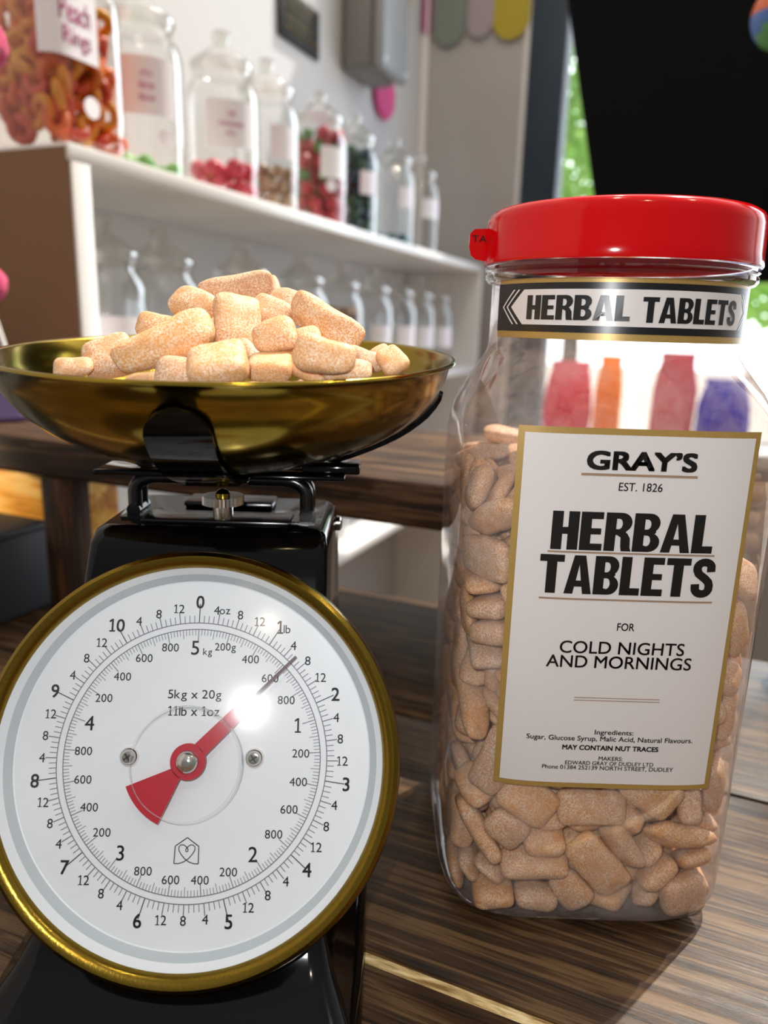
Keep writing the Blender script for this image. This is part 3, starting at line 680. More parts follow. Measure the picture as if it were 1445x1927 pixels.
# recessed tray, mechanism plate and slots on top
bm=bmesh.new(); box(bm,-.030,.031,.293,.310,.1664,.1682,bev=.0008); box(bm,-.020,.020,.322,.339,.1664,.1690,bev=.0012); box(bm,-.040,-.0275,.299,.316,.1660,.1672); box(bm,.0285,.041,.299,.316,.1660,.1672)
mesh_obj('top_plate',bm,m_blackmetal,sc_,angle=40)
kn=empty('zero_knob',(.003,.2985,.1682)); kn.parent=sc_
bm=bmesh.new(); lathe(bm,[(.0042,0),(.0042,.0055),(.0075,.006)],32)
n=64
rr=lambda j:.0082+(.00035 if j%2 else -.0002)
for z0,z1 in ((.006,.0095),):
    A_=[bm.verts.new((rr(j)*math.cos(2*PI*j/n),rr(j)*math.sin(2*PI*j/n),z0)) for j in range(n)]; B_=[bm.verts.new((rr(j)*math.cos(2*PI*j/n),rr(j)*math.sin(2*PI*j/n),z1)) for j in range(n)]
    for j in range(n): bm.faces.new((A_[j],A_[(j+1)%n],B_[(j+1)%n],B_[j]))
    bm.faces.new(A_[::-1]); bm.faces.new(B_)
mesh_obj('knurled_nut',bm,m_chrome,kn,angle=25)
bm=bmesh.new(); lathe(bm,[(.003,.0095),(.003,.0105),(.0016,.012),(0,.0124)],20); mesh_obj('brass_tip',bm,m_brass,kn)
for sx in (-1,1):
    bm=bmesh.new()
    x=sx*.0365
    pts=[(x,.308,.1655),(x,.308,.1765)]+[(x-sx*.010*(1-math.cos(math.radians(a))),.308,.1765+.0065*math.sin(math.radians(a))) for a in range(15,91,15)]+[(sx*.012,.308,.1830)]
    tube(bm,pts,.0030,12)
    pts=[(p[0],.316,p[2]) for p in pts]; tube(bm,pts,.0030,12)
    tube(bm,[(x,.305,.1685),(x,.319,.1685)],.0030,10)
    mesh_obj('support_rod',bm,m_blackmetal,sc_)
bm=bmesh.new(); lathe(bm,[(.0035,0),(.0035,.0018),(.002,.0026),(0,.0026)],16,mat=Matrix.Translation((.0476,.335,.1575))@Matrix.Rotation(PI/2,4,'Y')); mesh_obj('side_screw',bm,m_chrome,sc_)
# holder: cross plate with four arms hugging the bowl
BC=Vector((-.066,.318,.2325)); TILT=math.radians(3.6)
BP=[(0,-.0425),(.030,-.0420),(.040,-.0402),(.050,-.0368),(.060,-.0328),(.068,-.0290),(.0755,-.0243),(.0815,-.0190),(.0865,-.0128),(.0900,-.0060),(.0915,0)]
BMAT=Matrix.Translation(BC)@Matrix.Rotation(TILT,4,'X')
def bz(r):
    for (r1,z1),(r2,z2) in zip(BP,BP[1:]):
        if r<=r2: return z1+(z2-z1)*(r-r1)/(r2-r1)
    return 0
hold=empty('bowl_holder'); hold.parent=sc_; hold.matrix_parent_inverse=Matrix.Translation((.0695,0,0))
def arm(ang,rmax,hw,sh=0):
    bm=bmesh.new(); ca,sa=math.cos(ang),math.sin(ang)
    rad=[.012,.026,.036,.040,.046,.052,.058,.064,.069,.0735,.0775,.081,.084,.0862,.0874,.0884,.0892,.0898]; rad=[r for r in rad if r<rmax]+[rmax]
    L=len(rad); outer=[];inner=[]
    rows=[]
    for i,r in enumerate(rad):
        wd=hw
        rem=sum(math.hypot(rad[q+1]-rad[q],bz(rad[q+1])-bz(rad[q])) for q in range(i,len(rad)-1))
        if rem<hw: wd=math.sqrt(max(hw*hw-(hw-rem)**2,1e-8))
        wd=max(wd,hw*.12)
        r2=(bz(min(r+.0005,.0914))-bz(r-.0005))/.001; nl=math.hypot(1,r2); nr,nz=r2/nl,-1/nl   # outward-down normal
        row=[]
        for off in (.0012,.0030):
            for j in range(7):
                x=-wd+2*wd*j/6+sh
                rc=r
                # flat across the strip
                row.append((rc+nr*off,x,bz(r)-(.0016 if r<.037 else 0)+nz*off))
        rows.append(row)
    V=[[bm.verts.new(BMAT@Vector((p[0]*ca-p[1]*sa,p[0]*sa+p[1]*ca,p[2]-.0004))) for p in row] for row in rows]
    for a,b in zip(V,V[1:]):
        for j in range(6):
            bm.faces.new((a[j],a[j+1],b[j+1],b[j])); bm.faces.new((a[7+j+1],a[7+j],b[7+j],b[7+j+1]))
        bm.faces.new((a[0],b[0],b[7],a[7])); bm.faces.new((a[6],a[13],b[13],b[6]))
    bm.faces.new((*[V[-1][j] for j in range(7)],*[V[-1][13-j] for j in range(7)])); bm.faces.new((*[V[0][6-j] for j in range(7)],*[V[0][7+j] for j in range(7)]))
    mesh_obj('holder_arm',bm,m_black,hold,angle=40)
for ang,sh in ((-87,-.0038),(4,0),(93,0),(183,0)): arm(math.radians(ang),.0903 if ang<0 else .0875,.0108,sh)
bm=bmesh.new(); box(bm,-.052,.052,.300,.322,.1842,.1865,bev=.001); box(bm,.034,.058,.303,.319,.1867,.1905,bev=.001); box(bm,-.014,.014,.290,.345,.1846,.1864,bev=.001)
for v in bm.verts: v.co.x+=-.0685
mesh_obj('cross_plate',bm,m_black,hold,angle=40)

# dial, built in its own plane: unit = radius of the printed tick circle
U_=.049
DC=Vector((-.0669,.2394,.0929)); dn=Vector((.0,-.9123,.4096)); dr=Vector((1,0,0)); du=dn.cross(dr)
roll=math.radians(-1.0)
dr2=dr*math.cos(roll)-du*math.sin(roll)*-1 if False else dr*math.cos(roll)+du*math.sin(-roll)*1
dr2=(dr*math.cos(roll)-du*math.sin(roll)).normalized(); du2=dn.cross(dr2)
DM=Matrix((dr2*U_,du2*U_,dn*U_)).transposed().to_4x4(); DM.translation=DC
INV=Matrix.Translation((.0695,0,0))
def dial_part(name,bm,mats,parent=None,angle=35,recalc=True):
    for v in bm.verts: v.co=DM@v.co
    o=mesh_obj(name,bm,mats,parent or sc_,angle=angle,recalc=recalc)
    if parent is None or parent==sc_: o.matrix_parent_inverse=INV
    return o
bm=bmesh.new(); lathe(bm,[(1.40,-.20),(1.525,-.17),(1.535,-.10),(1.540,.05),(1.537,.11),(1.522,.155),(1.49,.178),(1.455,.172),(1.425,.150),(1.412,.125),(1.405,.095),(1.40,-.20)],128); dial_part('dial_rim',bm,m_brassring)
DISP=bmesh.new(); bm=DISP
lathe(bm,[(0,0),(1.305,0)],128,0); lathe(bm,[(1.305,0),(1.315,.004)],128,0); lathe(bm,[(1.315,.004),(1.365,.050)],128,1); lathe(bm,[(1.365,.050),(1.418,.120)],128,0)
lathe(bm,[(1.405,-.02),(1.0,-.06),(0,-.06)],64,0)
Z1=.0035
def pol(r,a,z=Z1): return (r*math.sin(a),r*math.cos(a),z)
def ringband(r0,r1,mi,n=256):
    a=[bm.verts.new(pol(r0,2*PI*i/n)) for i in range(n)]; b=[bm.verts.new(pol(r1,2*PI*i/n)) for i in range(n)]
    for i in range(n): bm.faces.new((a[i],b[i],b[(i+1)%n],a[(i+1)%n])).material_index=mi
def tick(a,r0,r1,hw,mi):
    s,c=math.sin(a),math.cos(a); vs=[bm.verts.new((r*s+k*hw*c,r*c-k*hw*s,Z1)) for r,k in ((r0,-1),(r0,1),(r1,1),(r1,-1))]; bm.faces.new(vs).material_index=mi
ringband(.9935,1.0,3); ringband(.945,.9515,3)
for i in range(176):
    a=2*PI*i/176; L=.150 if i%16==0 else (.100 if i%4==0 else .065); 
    if i==0: L=.085
    tick(a,1.0,1.0+(.14 if i%16==0 else L*.8),.0034 if i%4==0 else .0026,2 if i%16==0 else 3)
for i in range(250):
    a=2*PI*i/250; L=.085 if i%10==0 else (.065 if i%5==0 else .042)
    if i%50==0: L=.095
    tick(a,.945-L,.945,.0028 if i%10==0 else .0021,3)
def figures(s,bold):
    k=('fig',s)
    if k not in _tc:
        V=[];F=[];x=0
        for ch in s:
            if ch==' ': x+=.24; continue
            if ch=='1':
                P=[[(.04,0),(.34,0),(.34,.062),(.04,.062)],[(.155,.06),(.235,.06),(.235,.70),(.155,.70)],[(.155,.70),(.02,.60),(.02,.53),(.155,.60)]]
                for p in P:
                    F.append(tuple(range(len(V),len(V)+4))); V+=[(q[0]+x,q[1],0) for q in p]
                x+=.36+.07; continue
            v,f=text_shape(ch)[:2]; ax=min(q[0] for q in v); bx=max(q[0] for q in v)
            F+=[tuple(i+len(V) for i in g) for g in f]; V+=[(q[0]-ax+x,q[1],0) for q in v]; x+=bx-ax+.08
        _tc[k]=(V,F)
    return (*_tc[k],bold)
def dtext(s,x,y,h,mi,bold=0.0,wid=None):
    sh=figures(s,bold)
    fn=lambda X,Y:(X,Y,Z1)
    if wid: put(bm,sh,x-wid/2,x+wid/2,y-h/2,y+h/2,fn,mi)
    else: put(bm,sh,x-.1,x+.1,y-h/2,y+h/2,fn,mi,fit=False)
for k in range(11):
    a=2*PI*k/11; s=str(k); r=1.155
    dtext(s,r*math.sin(a)-(.006 if k==1 else 0),r*math.cos(a),.098,2,.012)
    for j,t_ in ((1,'4'),(2,'8'),(3,'12')):
        b=2*PI*(k+j/4)/11; rr=1.105+(.008 if j==3 else 0)
        if k==0 and j==1:
            dtext('4',rr*math.sin(b)-.028,rr*math.cos(b),.066,2,.002); dtext('oz',rr*math.sin(b)+.034,rr*math.cos(b)-.009,.040,2,.002); continue
        dtext(t_,rr*math.sin(b),rr*math.cos(b),.066,2,.002)
dtext('lb',.670,.958,.062,2,.002)
for k,t_ in ((0,'5'),(1,'1'),(2,'2'),(3,'3'),(4,'4')):
    a=2*PI*k/5; dtext(t_,.815*math.sin(a)-(.02 if k==0 else 0),.810*math.cos(a),.105,2,.004)
    for j in range(1,5):
        b=2*PI*(k+j/5)/5; s=str(200*j)
        rr=.825 if abs(math.sin(b))>.5 else .842
        if k==0 and j==1: s='200g'
        rr-=.02*abs(math.sin(b))
        dtext(s,rr*math.sin(b),rr*math.cos(b),.060 if s!='200g' else .074,2,.001)
dtext('kg',.075,.775,.066,2,.002)
dtext('5kg x 20g',-.004,.458,.085,2,.002,.40); dtext('11lb x 1oz',-.004,.345,.070,2,.002,.385)
# house-and-heart emblem
def line(pts,hw,z=Z1):
    P=[Vector((p[0],p[1],0)) for p in pts]
    L=[];R=[]
    for i,p in enumerate(P):
        t=(P[min(i+1,len(P)-1)]-P[max(i-1,0)]).normalized(); nrm=Vector((-t.y,t.x,0)); L.append(bm.verts.new((p.x+nrm.x*hw,p.y+nrm.y*hw,z))); R.append(bm.verts.new((p.x-nrm.x*hw,p.y-nrm.y*hw,z)))
    for i in range(len(P)-1): bm.faces.new((L[i],R[i],R[i+1],L[i+1])).material_index=2
ex,ey=0,-.635
def E(x,y): return (ex+x*.088,ey+y*.088)
line([E(-1,-1),E(-.97,.35)],.0035); line([E(-.97,.35),E(0,1.02)],.0035); line([E(0,1.02),E(.97,.35)],.0035); line([E(.97,.35),E(1,-1)],.0035)
line([E(-1,-1),E(-.6,-.99),E(-.2,-.85),E(.15,-.62),E(.48,-.25),E(.66,.05),E(.66,.30),E(.5,.45),E(.28,.46),E(.1,.33),E(-.08,.12),E(-.1,-.02),E(0,-.08)],.0033)
line([E(1,-1),E(.6,-.99),E(.2,-.85),E(-.15,-.62),E(-.48,-.25),E(-.66,.05),E(-.66,.30),E(-.5,.45),E(-.28,.46),E(-.08,.33),E(.09,.12),E(.1,-.02),E(0,-.08)],.0033)
dial_part('dial_face',bm,[m_white_enamel,m_bevel,m_ink,m_inkgrey],angle=12,recalc=False)
# pointer with its counterweight, hub cap, two screws, clear disc, clear cover
bm=bmesh.new(); pa=math.radians(45)
def pv(r,d): return (r*math.sin(pa)+d*math.cos(pa),r*math.cos(pa)-d*math.sin(pa))
def slab(P,mi):
    lo=[bm.verts.new((x,y,.105)) for x,y in P]; hi=[bm.verts.new((x,y,.125)) for x,y in P]; n=len(P)
    fs=[bm.faces.new(hi),bm.faces.new(lo[::-1])]+[bm.faces.new((lo[i],lo[(i+1)%n],hi[(i+1)%n],hi[i])) for i in range(n)]
    for f in fs: f.material_index=mi
hub=[(.128*math.sin(2*PI*i/48),.128*math.cos(2*PI*i/48)) for i in range(48)]
cw=math.radians(225)
slab([pv(.12,-.056),pv(.12,.056),pv(.60,.048),pv(.60,-.048)][::-1],0)
slab(hub[::-1],0)
slab([(.118*math.sin(cw+math.radians(d)),.118*math.cos(cw+math.radians(d))) for d in (-22,-11,0,11,22)]+[(.470*math.sin(cw+math.radians(d)),.470*math.cos(cw+math.radians(d))) for d in range(23,-24,-4)],0)
slab([pv(.60,-.012),pv(.60,.012),pv(1.07,.008),pv(1.07,-.008)][::-1],1)
dial_part('pointer',bm,[m_red,m_needle],angle=1)
bm=bmesh.new(); lathe(bm,[(.082,.0),(.082,.135),(.078,.16),(.055,.185),(.020,.195),(0,.197)],40); lathe(bm,[(0,.2),(.022,.198),(.022,.18)],16); dial_part('hub_cap',bm,m_chrome)
for x in (-.462,.462):
    bm=bmesh.new(); T=Matrix.Translation((x,.015,0))
    lathe(bm,[(.072,0.0),(.072,.012),(.062,.018),(.058,.010)],32,0,mat=T); lathe(bm,[(.056,0),(.054,.032),(.040,.050),(.018,.056),(0,.050)],28,1,mat=T)
    for q in range(2):
        M_=T@Matrix.Rotation(.6+q*PI/2,4,'Z')
        vs=[bm.verts.new(M_@Vector(p)) for p in ((-.032,-.006,.0575),(.032,-.006,.0575),(.032,.006,.0575),(-.032,.006,.0575))]; bm.faces.new(vs).material_index=2
    dial_part('dial_screw',bm,[m_paper,m_chrome,m_ink])
bm=bmesh.new(); T=Matrix.Translation((-.004,-.010,0)); lathe(bm,[(.408,.150),(.404,.172),(.396,.190),(.386,.198)],96,0,mat=T); lathe(bm,[(.4075,.1505),(.4035,.1725)],96,1,mat=T); dial_part('clear_boss_ring',bm,[m_lens,m_hair])
bm=bmesh.new(); Rr=1.41
lathe(bm,[(Rr*i/24,.14+math.sqrt(3.46**2-(Rr*i/24)**2)-math.sqrt(3.46**2-Rr**2)) for i in range(24,-1,-1)],96); dial_part('dial_cover',bm,m_cover)

# ------------------------------------------------------------------ brass bowl
bm=bmesh.new()
prof_out=[(0,-.0445)]+BP[1:]
inn=[(r-.0009 if r>.01 else r,z+.0007) for r,z in BP]
rim=[(.0930,.0006),(.0938,.0014),(.0934,.0024),(.0922,.0026)]
lathe(bm,BP+rim+[(.0908,.0016)]+inn[::-1][1:],128)
for v in bm.verts: v.co=BMAT@v.co
o=mesh_obj('weighing_bowl',bm,m_brass,angle=60); tag(o,'shallow brass weighing bowl heaped with sugared tablets on top of the scale','bowl')

# ------------------------------------------------------------------ tall jar with the red lid
JC=Vector((.0912,.3245,0))
jar=empty('sweet_jar_large',JC); tag(jar,'tall square clear plastic jar of tablets with bright red screw lid','jar')
PJ=4.6
bm=bmesh.new()
sec=[(.0008,.050,.049,4.6),(.0,.053,.052,4.6),(.002,.0570,.0563,4.6),(.006,.0605,.0598,4.6),(.012,.0625,.0618,PJ),(.020,.0630,.0623,PJ),(.190,.0630,.0623,PJ),(.204,.0628,.0621,4.4),(.212,.0620,.0613,4.0),(.219,.0603,.0597,3.5),(.226,.0575,.0570,3.0),(.232,.0543,.0540,2.5),(.236,.0524,.0522,2.2),(.239,.0513,.0512,2.05),(.242,.0508,.0508,2.0),(.266,.0508,.0508,2.0)]
def rg(z,hx,hy,p):
    k=max(0,min(1,(z-.20)/.042)); return sellipse(hx,hy,p,z,128,cx=.0023*k,cy=-.0005*k)
loft(bm,[rg(*s) for s in sec],cap1=False)
mesh_obj('jar_body',bm,m_pet,jar,angle=60)
bm=bmesh.new(); lathe(bm,[(.0508,.2655),(.0528,.2662),(.0538,.2675),(.0538,.2690),(.0530,.2700),(.0540,.2708),(.0540,.2722),(.0510,.2725)],96,mat=Matrix.Translation((.0023,-.0005,0))); mesh_obj('neck_ring',bm,m_petneck,jar)
lid=empty('screw_lid',(.0023,-.0005,0)); lid.parent=jar
bm=bmesh.new(); lathe(bm,[(.0500,.2728),(.0546,.2728),(.0549,.2735),(.0546,.2770),(.0543,.2880),(.0540,.2905),(.0530,.2923),(.0512,.2934),(.0480,.2938),(.0460,.2928),(0,.2926)],128); mesh_obj('lid_cap',bm,m_redlid,lid)
# torn tamper tab at the left of the lid
bm=bmesh.new()
TA=math.radians(-171)
def tabp(u,z,off=0):
    x,y=-.0540-(u*1.75),-.004-u*.2+off
    return Vector((x,y,z))
pr=[(-.001,.2735),(.0030,.2745),(.0042,.2760),(.0047,.2795),(.0046,.2845),(.0035,.2862),(-.001,.2868)]
f=[bm.verts.new(tabp(u,z)) for u,z in pr]; g=[bm.verts.new(tabp(u,z,.0011)) for u,z in pr]; n=len(pr)
bm.faces.new(f); bm.faces.new(g[::-1])
for i in range(n): bm.faces.new((f[i],f[(i+1)%n],g[(i+1)%n],g[i]))
put(bm,text_shape('TA',.01),.0005,.0040,.2812,.2838,lambda x,z: tabp(.0046-x,z,-.0003),1)
mesh_obj('tear_tab',bm,[m_redlid,plain('tab_print','#5a0608',.5)],lid,smooth=False)
def front_y(x,z,off):
    hx,hy=.0630,.0623; r=min(abs(x-JC.x)/hx,.999); return JC.y-hy*(1-r**PJ)**(1/PJ)-off
def L_(off): return lambda x,z: (x-JC.x,front_y(x,z,off)-JC.y,z)
bm=bmesh.new()
rect(bm,.0470,.1332,.0710,.2145,L_(.0005),0,28,2); rect(bm,.0493,.1312,.0732,.2122,L_(.0007),1,28,2)
P=lambda off=.00095:L_(off)
put(bm,text_shape("GRAY\u2019S",.034),.0715,.1109,.1996,.2066,P(),2)
put(bm,text_shape('EST. 1826',.004),.0838,.0995,.1922,.1953,P(),2)
put(bm,heavy_shape('HERBAL'),.0612,.1203,.1697,.1842,P(),2); put(bm,heavy_shape('TABLETS'),.0580,.1228,.1525,.1678,P(),2)
for x0,x1,z0,z1 in ((.0700,.1115,.1976,.1983),(.0604,.1216,.1686,.16905),(.0586,.1232,.1504,.1509)): rect(bm,x0,x1,z0-.0001,z1+.0001,P(),3,16,1)
for z0 in (.1093,.1104): rect(bm,.0753,.1083,z0,z0+.0003,P(),3,10,1)
put(bm,text_shape('FOR',.008),.0888,.0953,.1385,.1416,P(),2)
put(bm,text_shape('COLD NIGHTS',.008),.0680,.1152,.1289,.1340,P(),2); put(bm,text_shape('AND MORNINGS',.008),.0634,.1186,.1230,.1281,P(),2)
put(bm,text_shape('Ingredients:',.010),.0847,.0998,.0943,.0970,P(),2); put(bm,text_shape('Sugar, Glucose Syrup, Malic Acid, Natural Flavours.',.010),.0584,.1234,.0914,.0942,P(),2)
put(bm,text_shape('MAY CONTAIN NUT TRACES',.030),.0726,.1103,.0880,.0902,P(),2)
put(bm,text_shape('MAKERS:',.008),.0873,.0967,.0836,.0854,P(),2); put(bm,text_shape('EDWARD GRAY OF DUDLEY LTD',.008),.0743,.1091,.0815,.0832,P(),2)
put(bm,text_shape('Phone 01384 252139 NORTH STREET, DUDLEY',.008),.0654,.1172,.0791,.0812,P(),2)
mesh_obj('front_label',bm,[m_gold,m_paper,m_print,m_rule],jar,angle=60,recalc=False)
# neck label
RN=.0508
def NK(off): return lambda d,z: (.0023+(RN+off)*math.sin(math.radians(d)),-.0005-(RN+off)*math.cos(math.radians(d)),z)
bm=bmesh.new()
rect(bm,-76,62,.2443,.2662,NK(.0003),0,60,2); rect(bm,-75.9,57,.2468,.2645,NK(.0005),2,60,2)
# white hexagonal field with pointed ends
fnn=NK(.0007); zc=.25575; hz=.0064; xs=[-65,-56]+[-56+ (47.0+10-9-(-56))*i/30*.97 for i in range(1,31)]
xe=44
cols=[-64.0+8*i/4 for i in range(5)]+[-56+(xe+56)*i/40 for i in range(1,41)]+[xe+5*i/4 for i in range(1,5)]
prev=None
for d in cols:
    k=1.0
    if d<-56: k=(d+64)/8
    if d>xe: k=max(0,1-(d-xe)/5)
    a=bm.verts.new(fnn(d,zc-hz*k-1e-6)); b=bm.verts.new(fnn(d,zc+hz*k+1e-6))
    if prev: bm.faces.new((prev[0],a,b,prev[1])).material_index=1
    prev=(a,b)
def chev(d0,sgn,wd):
    for s in (1,-1):
        vs=[]
        for i in range(7):
            k=i/6; vs.append((bm.verts.new(fnn(d0+sgn*8*k,zc+s*hz*k)),bm.verts.new(fnn(d0+sgn*8*k+sgn*wd,zc+s*hz*k))))
        for p,q in zip(vs,vs[1:]): bm.faces.new((p[0],p[1],q[1],q[0])).material_index=1
for d0 in (-67.6,-70.8): chev(d0,1,1.1)
for d0 in (51.6,53.8): chev(d0,-1,-.9)
NT=NK(.00095)
V,F=heavy_shape('HERBAL'); put(bm,(V,F),-53.5,-9.5,.2512,.2600,NT,2)
put(bm,heavy_shape('TABLETS'),-5.0,41.0,.2508,.2598,NT,2)
mesh_obj('neck_label',bm,[m_gold,m_paper,m_print],jar,angle=60,recalc=False)

# ------------------------------------------------------------------ the tablets
# half sizes (metres) of the moulded tablet shapes: length, width, thickness, squareness, bend, taper
TABLET=[(.0150,.0080,.0046,4.6,.0010,.06),(.0128,.0090,.0048,5.2,.0,-.05),(.0175,.0068,.0050,3.8,.0016,.10),
        (.0105,.0088,.0052,5.0,.0,.10),(.0140,.0076,.0042,3.4,-.0008,.16),(.0120,.0070,.0046,3.6,.0008,-.12),
        (.0160,.0086,.0042,5.5,.0006,.04),(.0098,.0076,.0050,3.4,.0,.14)]
TABLET_E=[2.7,3.2,2.3,3.6,2.2,2.5,3.4,2.3]
def tablet_verts(k,n=7):
    L,W,T,p,bend,tap=TABLET[k]
    bm=bmesh.new(); bmesh.ops.create_cube(bm,size=2)
    bmesh.ops.subdivide_edges(bm,edges=bm.edges[:],cuts=n,use_grid_fill=True)
    for v in bm.verts:
        c=v.co.copy()
        c=Vector([math.sin(c[i]*math.pi/4)/math.sin(math.pi/4) for i in range(3)])
        e=TABLET_E[k]
        r=((abs(c.x)**p+abs(c.y)**p)**(e/p)+abs(c.z)**e)**(1/e)
        d=c/r
        q=Vector((d.x*L,d.y*W,d.z*T))
        s=q.x/L
        q.y*=1+tap*s; q.z*=1-.14*s*s+tap*.4*s
        q.y+=bend*(s*s-.4)
        w=noise.noise_vector(q*110+Vector((k*7.3,k*3.1,k)))
        q+=w*.0008+noise.noise_vector(q*320+Vector((k,k*2.3,1)))*.00025
        v.co=q
    return bm

tab_me=[]
for k in range(len(TABLET)):
    bm=tablet_verts(k,7); me=bpy.data.meshes.new('herbal_tablet'); bm.to_mesh(me); bm.free()
    for p in me.polygons: p.use_smooth=True
    me.materials.append(m_tablet); tab_me.append(me)
JAR_SEEN=[[4,374,2911,118,572,451,388,565],[3,379,3409,140,532,469,486,511],[7,399,3612,103,186,717,-665,-90],[4,755,2930,89,77,749,-652,-93],[4,368,3175,145,598,424,536,420],[3,1333,2722,138,686,-714,-122,66],[0,1394,2821,244,332,709,609,-126],[4,418,3672,257,61,608,-749,255],[2,1436,2969,520,687,-129,239,-674],[1,523,2789,94,38,732,680,17],[4,400,3399,284,69,-738,-645,-184],[0,405,3562,385,722,-95,0,686],[1,1036,2801,94,40,909,416,5],[0,407,3272,330,709,115,94,-689],[3,420,3533,536,295,238,779,500],[4,425,2858,192,371,-663,-579,296],[1,1371,2879,91,24,6,-4,-1000],[4,370,3040,315,372,583,-239,-681],[4,417,3251,417,603,123,-158,772],[7,706,2738,98,26,-80,-996,-39],[5,1213,2808,124,314,-438,832,-132],[0,666,2858,216,969,83,225,-66],[3,424,3397,564,210,246,766,555],[1,372,3563,740,701,-77,704,-86],[1,1113,2897,204,42,608,-764,-212],[6,574,3010,344,29,-86,936,339],[5,403,3720,674,760,-325,-562,33],[2,1286,2740,415,359,915,158,-93],[5,394,2890,346,107,-653,636,397],[0,402,3179,486,41,-709,682,172],[4,522,2832,198,562,-216,207,-771],[7,848,2718,149,680,-607,359,201],[1,1402,2917,422,785,-180,210,-554],[0,874,2829,244,968,244,24,-46],[6,410,3197,587,673,225,-66,702],[1,1405,3097,98,87,708,700,40],[6,443,2780,393,142,865,-93,-473],[1,473,3145,643,758,250,-33,601],[6,370,3291,768,443,563,-431,-549],[0,685,2735,270,256,-966,-9,-42],[1,440,3581,878,724,-309,224,-575],[2,547,2942,403,621,167,-242,726],[1,1424,2789,650,219,-737,111,630],[6,1456,2961,1180,479,-533,-499,487],[7,552,2713,447,685,659,224,-214],[6,410,2928,548,821,-208,501,-177],[6,1410,2939,786,673,-137,9,726],[1,717,2787,392,680,116,-102,717],[4,425,3021,701,843,-18,310,-438],[6,414,3573,1011,88,-722,-678,-104],[6,1349,3033,183,911,-123,-60,389],[0,567,2925,518,262,-657,-667,-234],[7,1214,2740,229,930,-112,-334,106],[4,1349,2730,1190,435,-831,61,341],[7,420,2789,602,315,-830,449,99],[4,402,3004,796,699,232,-141,661],[7,886,2810,346,25,993,114,-25],[1,573,2850,579,226,-650,644,334],[3,1325,2778,565,718,-65,629,-292],[6,947,2705,288,636,653,293,-288],[4,446,3246,869,56,822,564,48],[1,1318,2927,342,629,72,-24,774],[4,557,3041,698,293,-821,-428,237],[0,489,2726,754,713,432,-460,307],[1,533,2864,725,402,34,315,-859],[1,422,3289,954,712,66,-55,-697],[4,737,2807,536,676,304,289,-606],[5,557,3484,1019,20,955,-38,-294],[4,1046,2864,312,35,-739,602,300],[1,632,2712,586,732,625,195,-188],[0,429,2957,864,600,68,243,-759],[5,1050,2724,368,329,849,86,-404],[6,1405,2907,1377,581,143,-560,-574],[2,1174,2854,330,594,377,-334,-628],[3,704,2771,689,208,-231,-911,271],[4,558,2935,865,270,-805,-509,142],[4,398,3379,1048,730,25,5,-682],[3,1059,2807,446,476,517,-709,57],[1,1435,2813,978,93,700,-157,691],[2,416,3639,1120,609,58,22,-791],[5,899,2865,528,8,-926,-233,296],[7,877,2812,439,807,-118,-39,-578],[0,898,2716,555,9,-3,600,-800],[6,370,3100,1059,94,730,120,667],[1,375,3441,1206,395,575,-358,-621],[7,407,3667,1225,19,638,-770,-11],[0,890,2751,742,861,464,188,-90],[2,411,3281,1286,651,83,150,-740],[4,964,2871,587,21,840,423,-340],[2,400,2866,941,569,362,-65,736],[7,458,3728,1313,386,-13,36,-922],[6,1045,2861,637,865,-52,459,-196],[7,1207,2818,476,248,625,-660,336],[1,1132,2707,643,217,-208,-679,-670],[4,532,2783,945,473,243,68,844],[4,442,3708,1434,462,165,294,-820],[2,1339,2937,659,667,20,-364,-650],[3,1296,2745,1029,128,-418,-331,-836],[4,1401,2748,1344,95,531,-492,683],[6,410,3452,1391,153,700,-690,106],[0,626,2773,1016,977,-25,76,196],[6,1344,2763,1582,407,-870,-33,276],[4,445,3520,1444,219,927,-304,-19],[0,439,2859,1198,710,44,-80,698],[7,516,2848,1089,660,703,110,242],[4,427,2936,1103,243,-796,-525,-177],[4,590,2733,1115,996,-12,75,37],[4,452,3088,1264,893,378,33,241],[6,643,2744,1198,173,-981,12,89],[4,370,2952,1331,596,-392,-605,355],[1,437,3182,1388,152,543,806,180],[3,469,2788,1301,15,-421,903,-86],[1,468,2837,1390,881,-122,-17,457],[2,584,2711,1393,614,-634,336,329],[4,395,3605,1524,288,688,646,162],[2,558,3012,1457,932,294,-195,80],[1,407,3157,1480,267,-639,694,-197],[1,401,3584,1654,595,329,-286,-675],[2,490,3148,1602,650,-347,469,-487],[2,1250,3655,1706,767,76,-13,637],[6,412,2817,1595,611,-587,325,-420],[3,387,3354,1598,438,-667,350,-490],[4,399,2899,1470,738,28,-46,-673],[0,1101,3714,1779,200,-24,-6,980],[2,550,2792,1651,763,-412,-75,-492],[1,581,3002,1658,540,644,533,101],[7,564,2921,1523,236,-170,899,327],[4,815,3752,1807,0,-446,-18,895],[2,434,2807,1762,756,-376,-17,-536],[7,376,3143,1591,387,623,482,480],[6,906,3521,1854,106,-885,443,-95],[4,532,2820,1806,2,609,491,-623],[2,478,3142,1733,240,160,153,-945],[4,369,3226,1802,690,16,-710,-142],[7,410,2985,1605,770,-424,458,132],[4,542,3045,1736,834,-392,-374,106],[0,630,3719,1949,80,-44,-993,-72],[4,474,3009,1810,411,-345,791,-293],[3,507,3634,1826,437,65,897,-4],[1,439,3422,1768,270,-411,865,-101],[1,611,3168,1868,42,434,898,-63],[5,399,3082,1829,35,589,-513,-624],[4,479,3269,1798,444,-693,-13,567],[5,618,3625,1799,502,-481,573,-434],[4,371,3609,1773,444,593,456,492],[1,453,3470,1893,120,987,-5,109],[6,536,3777,1833,78,-36,715,-694],[6,659,3485,1884,45,-748,-661,-42],[7,377,2931,1854,128,790,70,595]]
